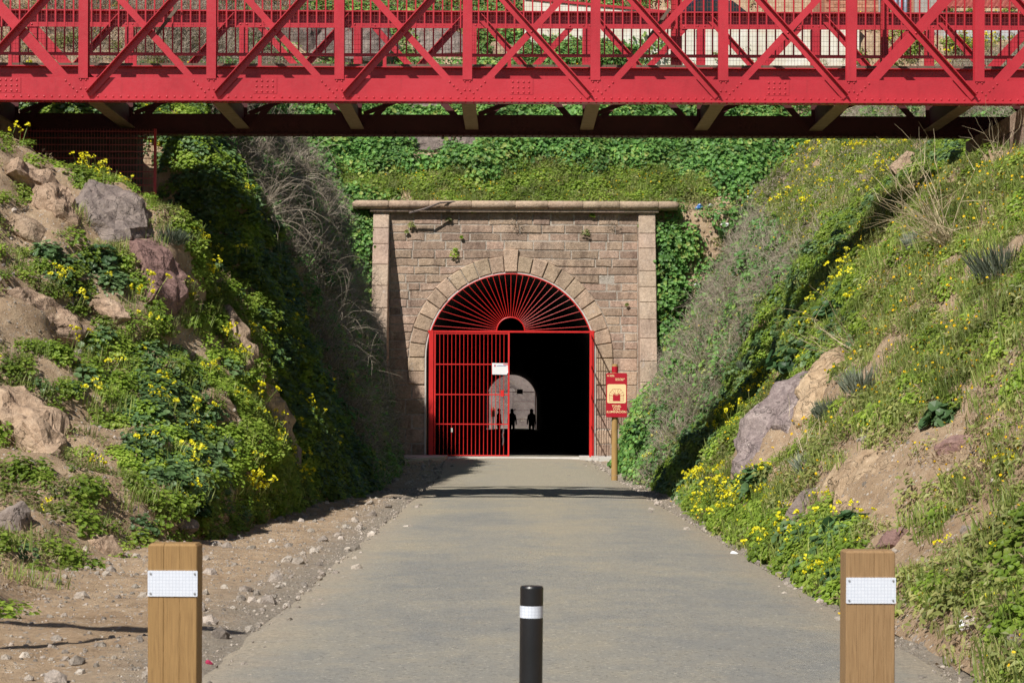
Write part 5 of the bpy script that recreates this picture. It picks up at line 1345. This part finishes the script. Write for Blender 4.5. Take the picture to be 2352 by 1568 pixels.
plant(1660,560,'RH','agave','dark spiky rosette at the edge of the rubble stones',[('leaves',agave(6),'mallow')],'agave')
# plants rooted in the portal masonry
def wall_plant(px, py, r, label, mat, n=40, size=.04, kind='round', droop=1):
    q = P(px,py,64.93); e = empty('wall_tuft', q); tag(e, label, 'plant', 'tufts growing out of the portal wall')
    m = clump(int(px*3+py), n, r, r*1.3, size, kind, 1.0)
    m.v = [(x, -abs(y)*.6, z*droop-.02) for x,y,z in m.v]; m.build('leaves', M[mat], e)
for px,py,r,lab,mat in ((1043,588,.17,'green tuft growing above the left of the arch','clover'),(1046,575,.08,'small green tuft just over the one above the arch left','clover'),
 (1085,486,.12,'green tuft under the cornice left of centre','clover'),(945,520,.14,'mossy tuft near the top left of the portal wall','weed'),(1060,545,.05,'tiny tuft in a joint left of the keystone','clover'),
 (935,533,.07,'tiny mossy tuft at the left edge of the portal wall','weed'),(1345,538,.15,'green tuft near the top right of the portal wall','weed'),(1360,496,.08,'small upright tuft under the cornice at right','clover'),
 (1030,505,.09,'mossy tuft in the joint below the cornice','weed'),(1440,700,.06,'tiny tuft on the right jamb stones','weed'),(1470,520,.10,'green tuft on the inner edge of the right buttress','clover')):
    wall_plant(px,py,r,lab,mat)
wall_plant(1185,505,.26,'dry grey tuft hanging under the cornice at centre','twig',130,.05,'thin',-1)
wall_plant(1408,508,.24,'dry grey tuft hanging under the cornice at right','twig',110,.05,'thin',-1)
o = MB().tube([P(940,489,64.6),P(975,480,64.5),P(1010,466,64.55),P(1060,462,64.8)], [.03,.035,.03,.02], 6).build('branch', M['rock_grey']); tag(o, 'grey dead branch lying across the left end of the cornice', 'branch')
# ------------------------------------------------------------------ litter and loose stones
def crumple(seed, s, flatness=.5):
    me = facet_rock(seed, 2, 5, .35); 
    for v in me.vertices: v.co = Vector((v.co.x*s, v.co.y*s, v.co.z*s*flatness))
    return me
def litter(px, py, which, s, mat, label, flatness=.5, name='litter'):
    hh = hit(px,py,which)
    if not hh: return
    me = crumple(int(px+py), s, flatness); me.materials.append(M[mat]); o = link(name, me); o.location = hh[0]+hh[1]*s*.3; o.rotation_euler = (jit(.6),jit(.6),jit(3)); tag(o, label, 'litter')
litter(1665,518,'RH',.16,'white','white plastic scrap, the largest on the rubble stones',.5)
litter(1690,533,'RH',.10,'white','white scrap below right of the largest one on the rubble',.8)
litter(1605,479,'RH',.13,'blue_litter','blue plastic bag scrap right of the cornice end',.6)
litter(1630,475,'RH',.11,'white','pale scrap beside the blue bag scrap',.6)
litter(1580,560,'RH',.10,'white','white scrap in the middle of the rubble stones, left side',.8)
litter(1600,655,'RH',.10,'white','white scrap low on the rubble stones',.8)
litter(1720,460,'RH',.12,'white','white crumpled scrap above the rubble at right',.7)
litter(1688,1277,'GR',.05,'white','white paper cup at the right path edge',.6)
litter(2228,1440,'R',.055,'white','crumpled white bag in the weeds at lower right',.9)
litter(480,1524,'G',.022,'ink_red','crumpled red pack on the dirt beside the left wooden post',.5)
litter(2338,1195,'R',.045,'clover','pale green bottle scrap at the right frame edge',1.2)
for i,(px,py,s,lab) in enumerate([(478,1380,.028,'grey stone on the dirt right of the left post plate'),(800,1262,.035,'pale stone on the dirt verge left of the path'),(700,1190,.05,'pale stone at the shaded bank foot left of the path'),
   (760,1310,.03,'flat pale stone on the dirt verge half way down'),(640,1350,.03,'tan stone on the dirt verge behind the left post'),(620,1440,.022,'reddish stone on the path edge right of the left post'),(890,1165,.06,'pale stone near the bridge shadow at the left verge'),(850,1158,.07,'larger pale stone near the bridge shadow at the left verge'),(1905,1375,.03,'pale stone at the right path edge above the post'),(1465,1092,.05,'white stone beside the foot of the sign post')]):
    hh = hit(px,py,'G')
    if hh:
        me = facet_rock(900+i, 2, 8, .06); me.materials.append(M['pebble']); o = link('stone', me); o.scale = (s*1.3,s,s*.7); o.location = hh[0]+Vector((0,0,s*.25)); o.rotation_euler = (0,0,jit(3)); tag(o, lab, 'stone', 'loose stones on the verges')
wf = empty('timber_frame', (-4.2,10.2,0)); tag(wf, 'added out-of-view timber frame casting shadow lines on the lower left dirt', 'frame')  # added out of view, only to throw shadow across the dirt
MB().tube([(.75,0,-.2),(.75,0,3.1)], .06, 10).build('post', M['wood_round'], wf); MB().tube([(-1.6,0,-.2),(-1.6,0,3.1)], .06, 10).build('post', M['wood_round'], wf)
MB().beam((-1.9,-.09,2.95),(1.0,-.09,2.95), .16, .06).build('crossbar', M['wood_round'], wf)
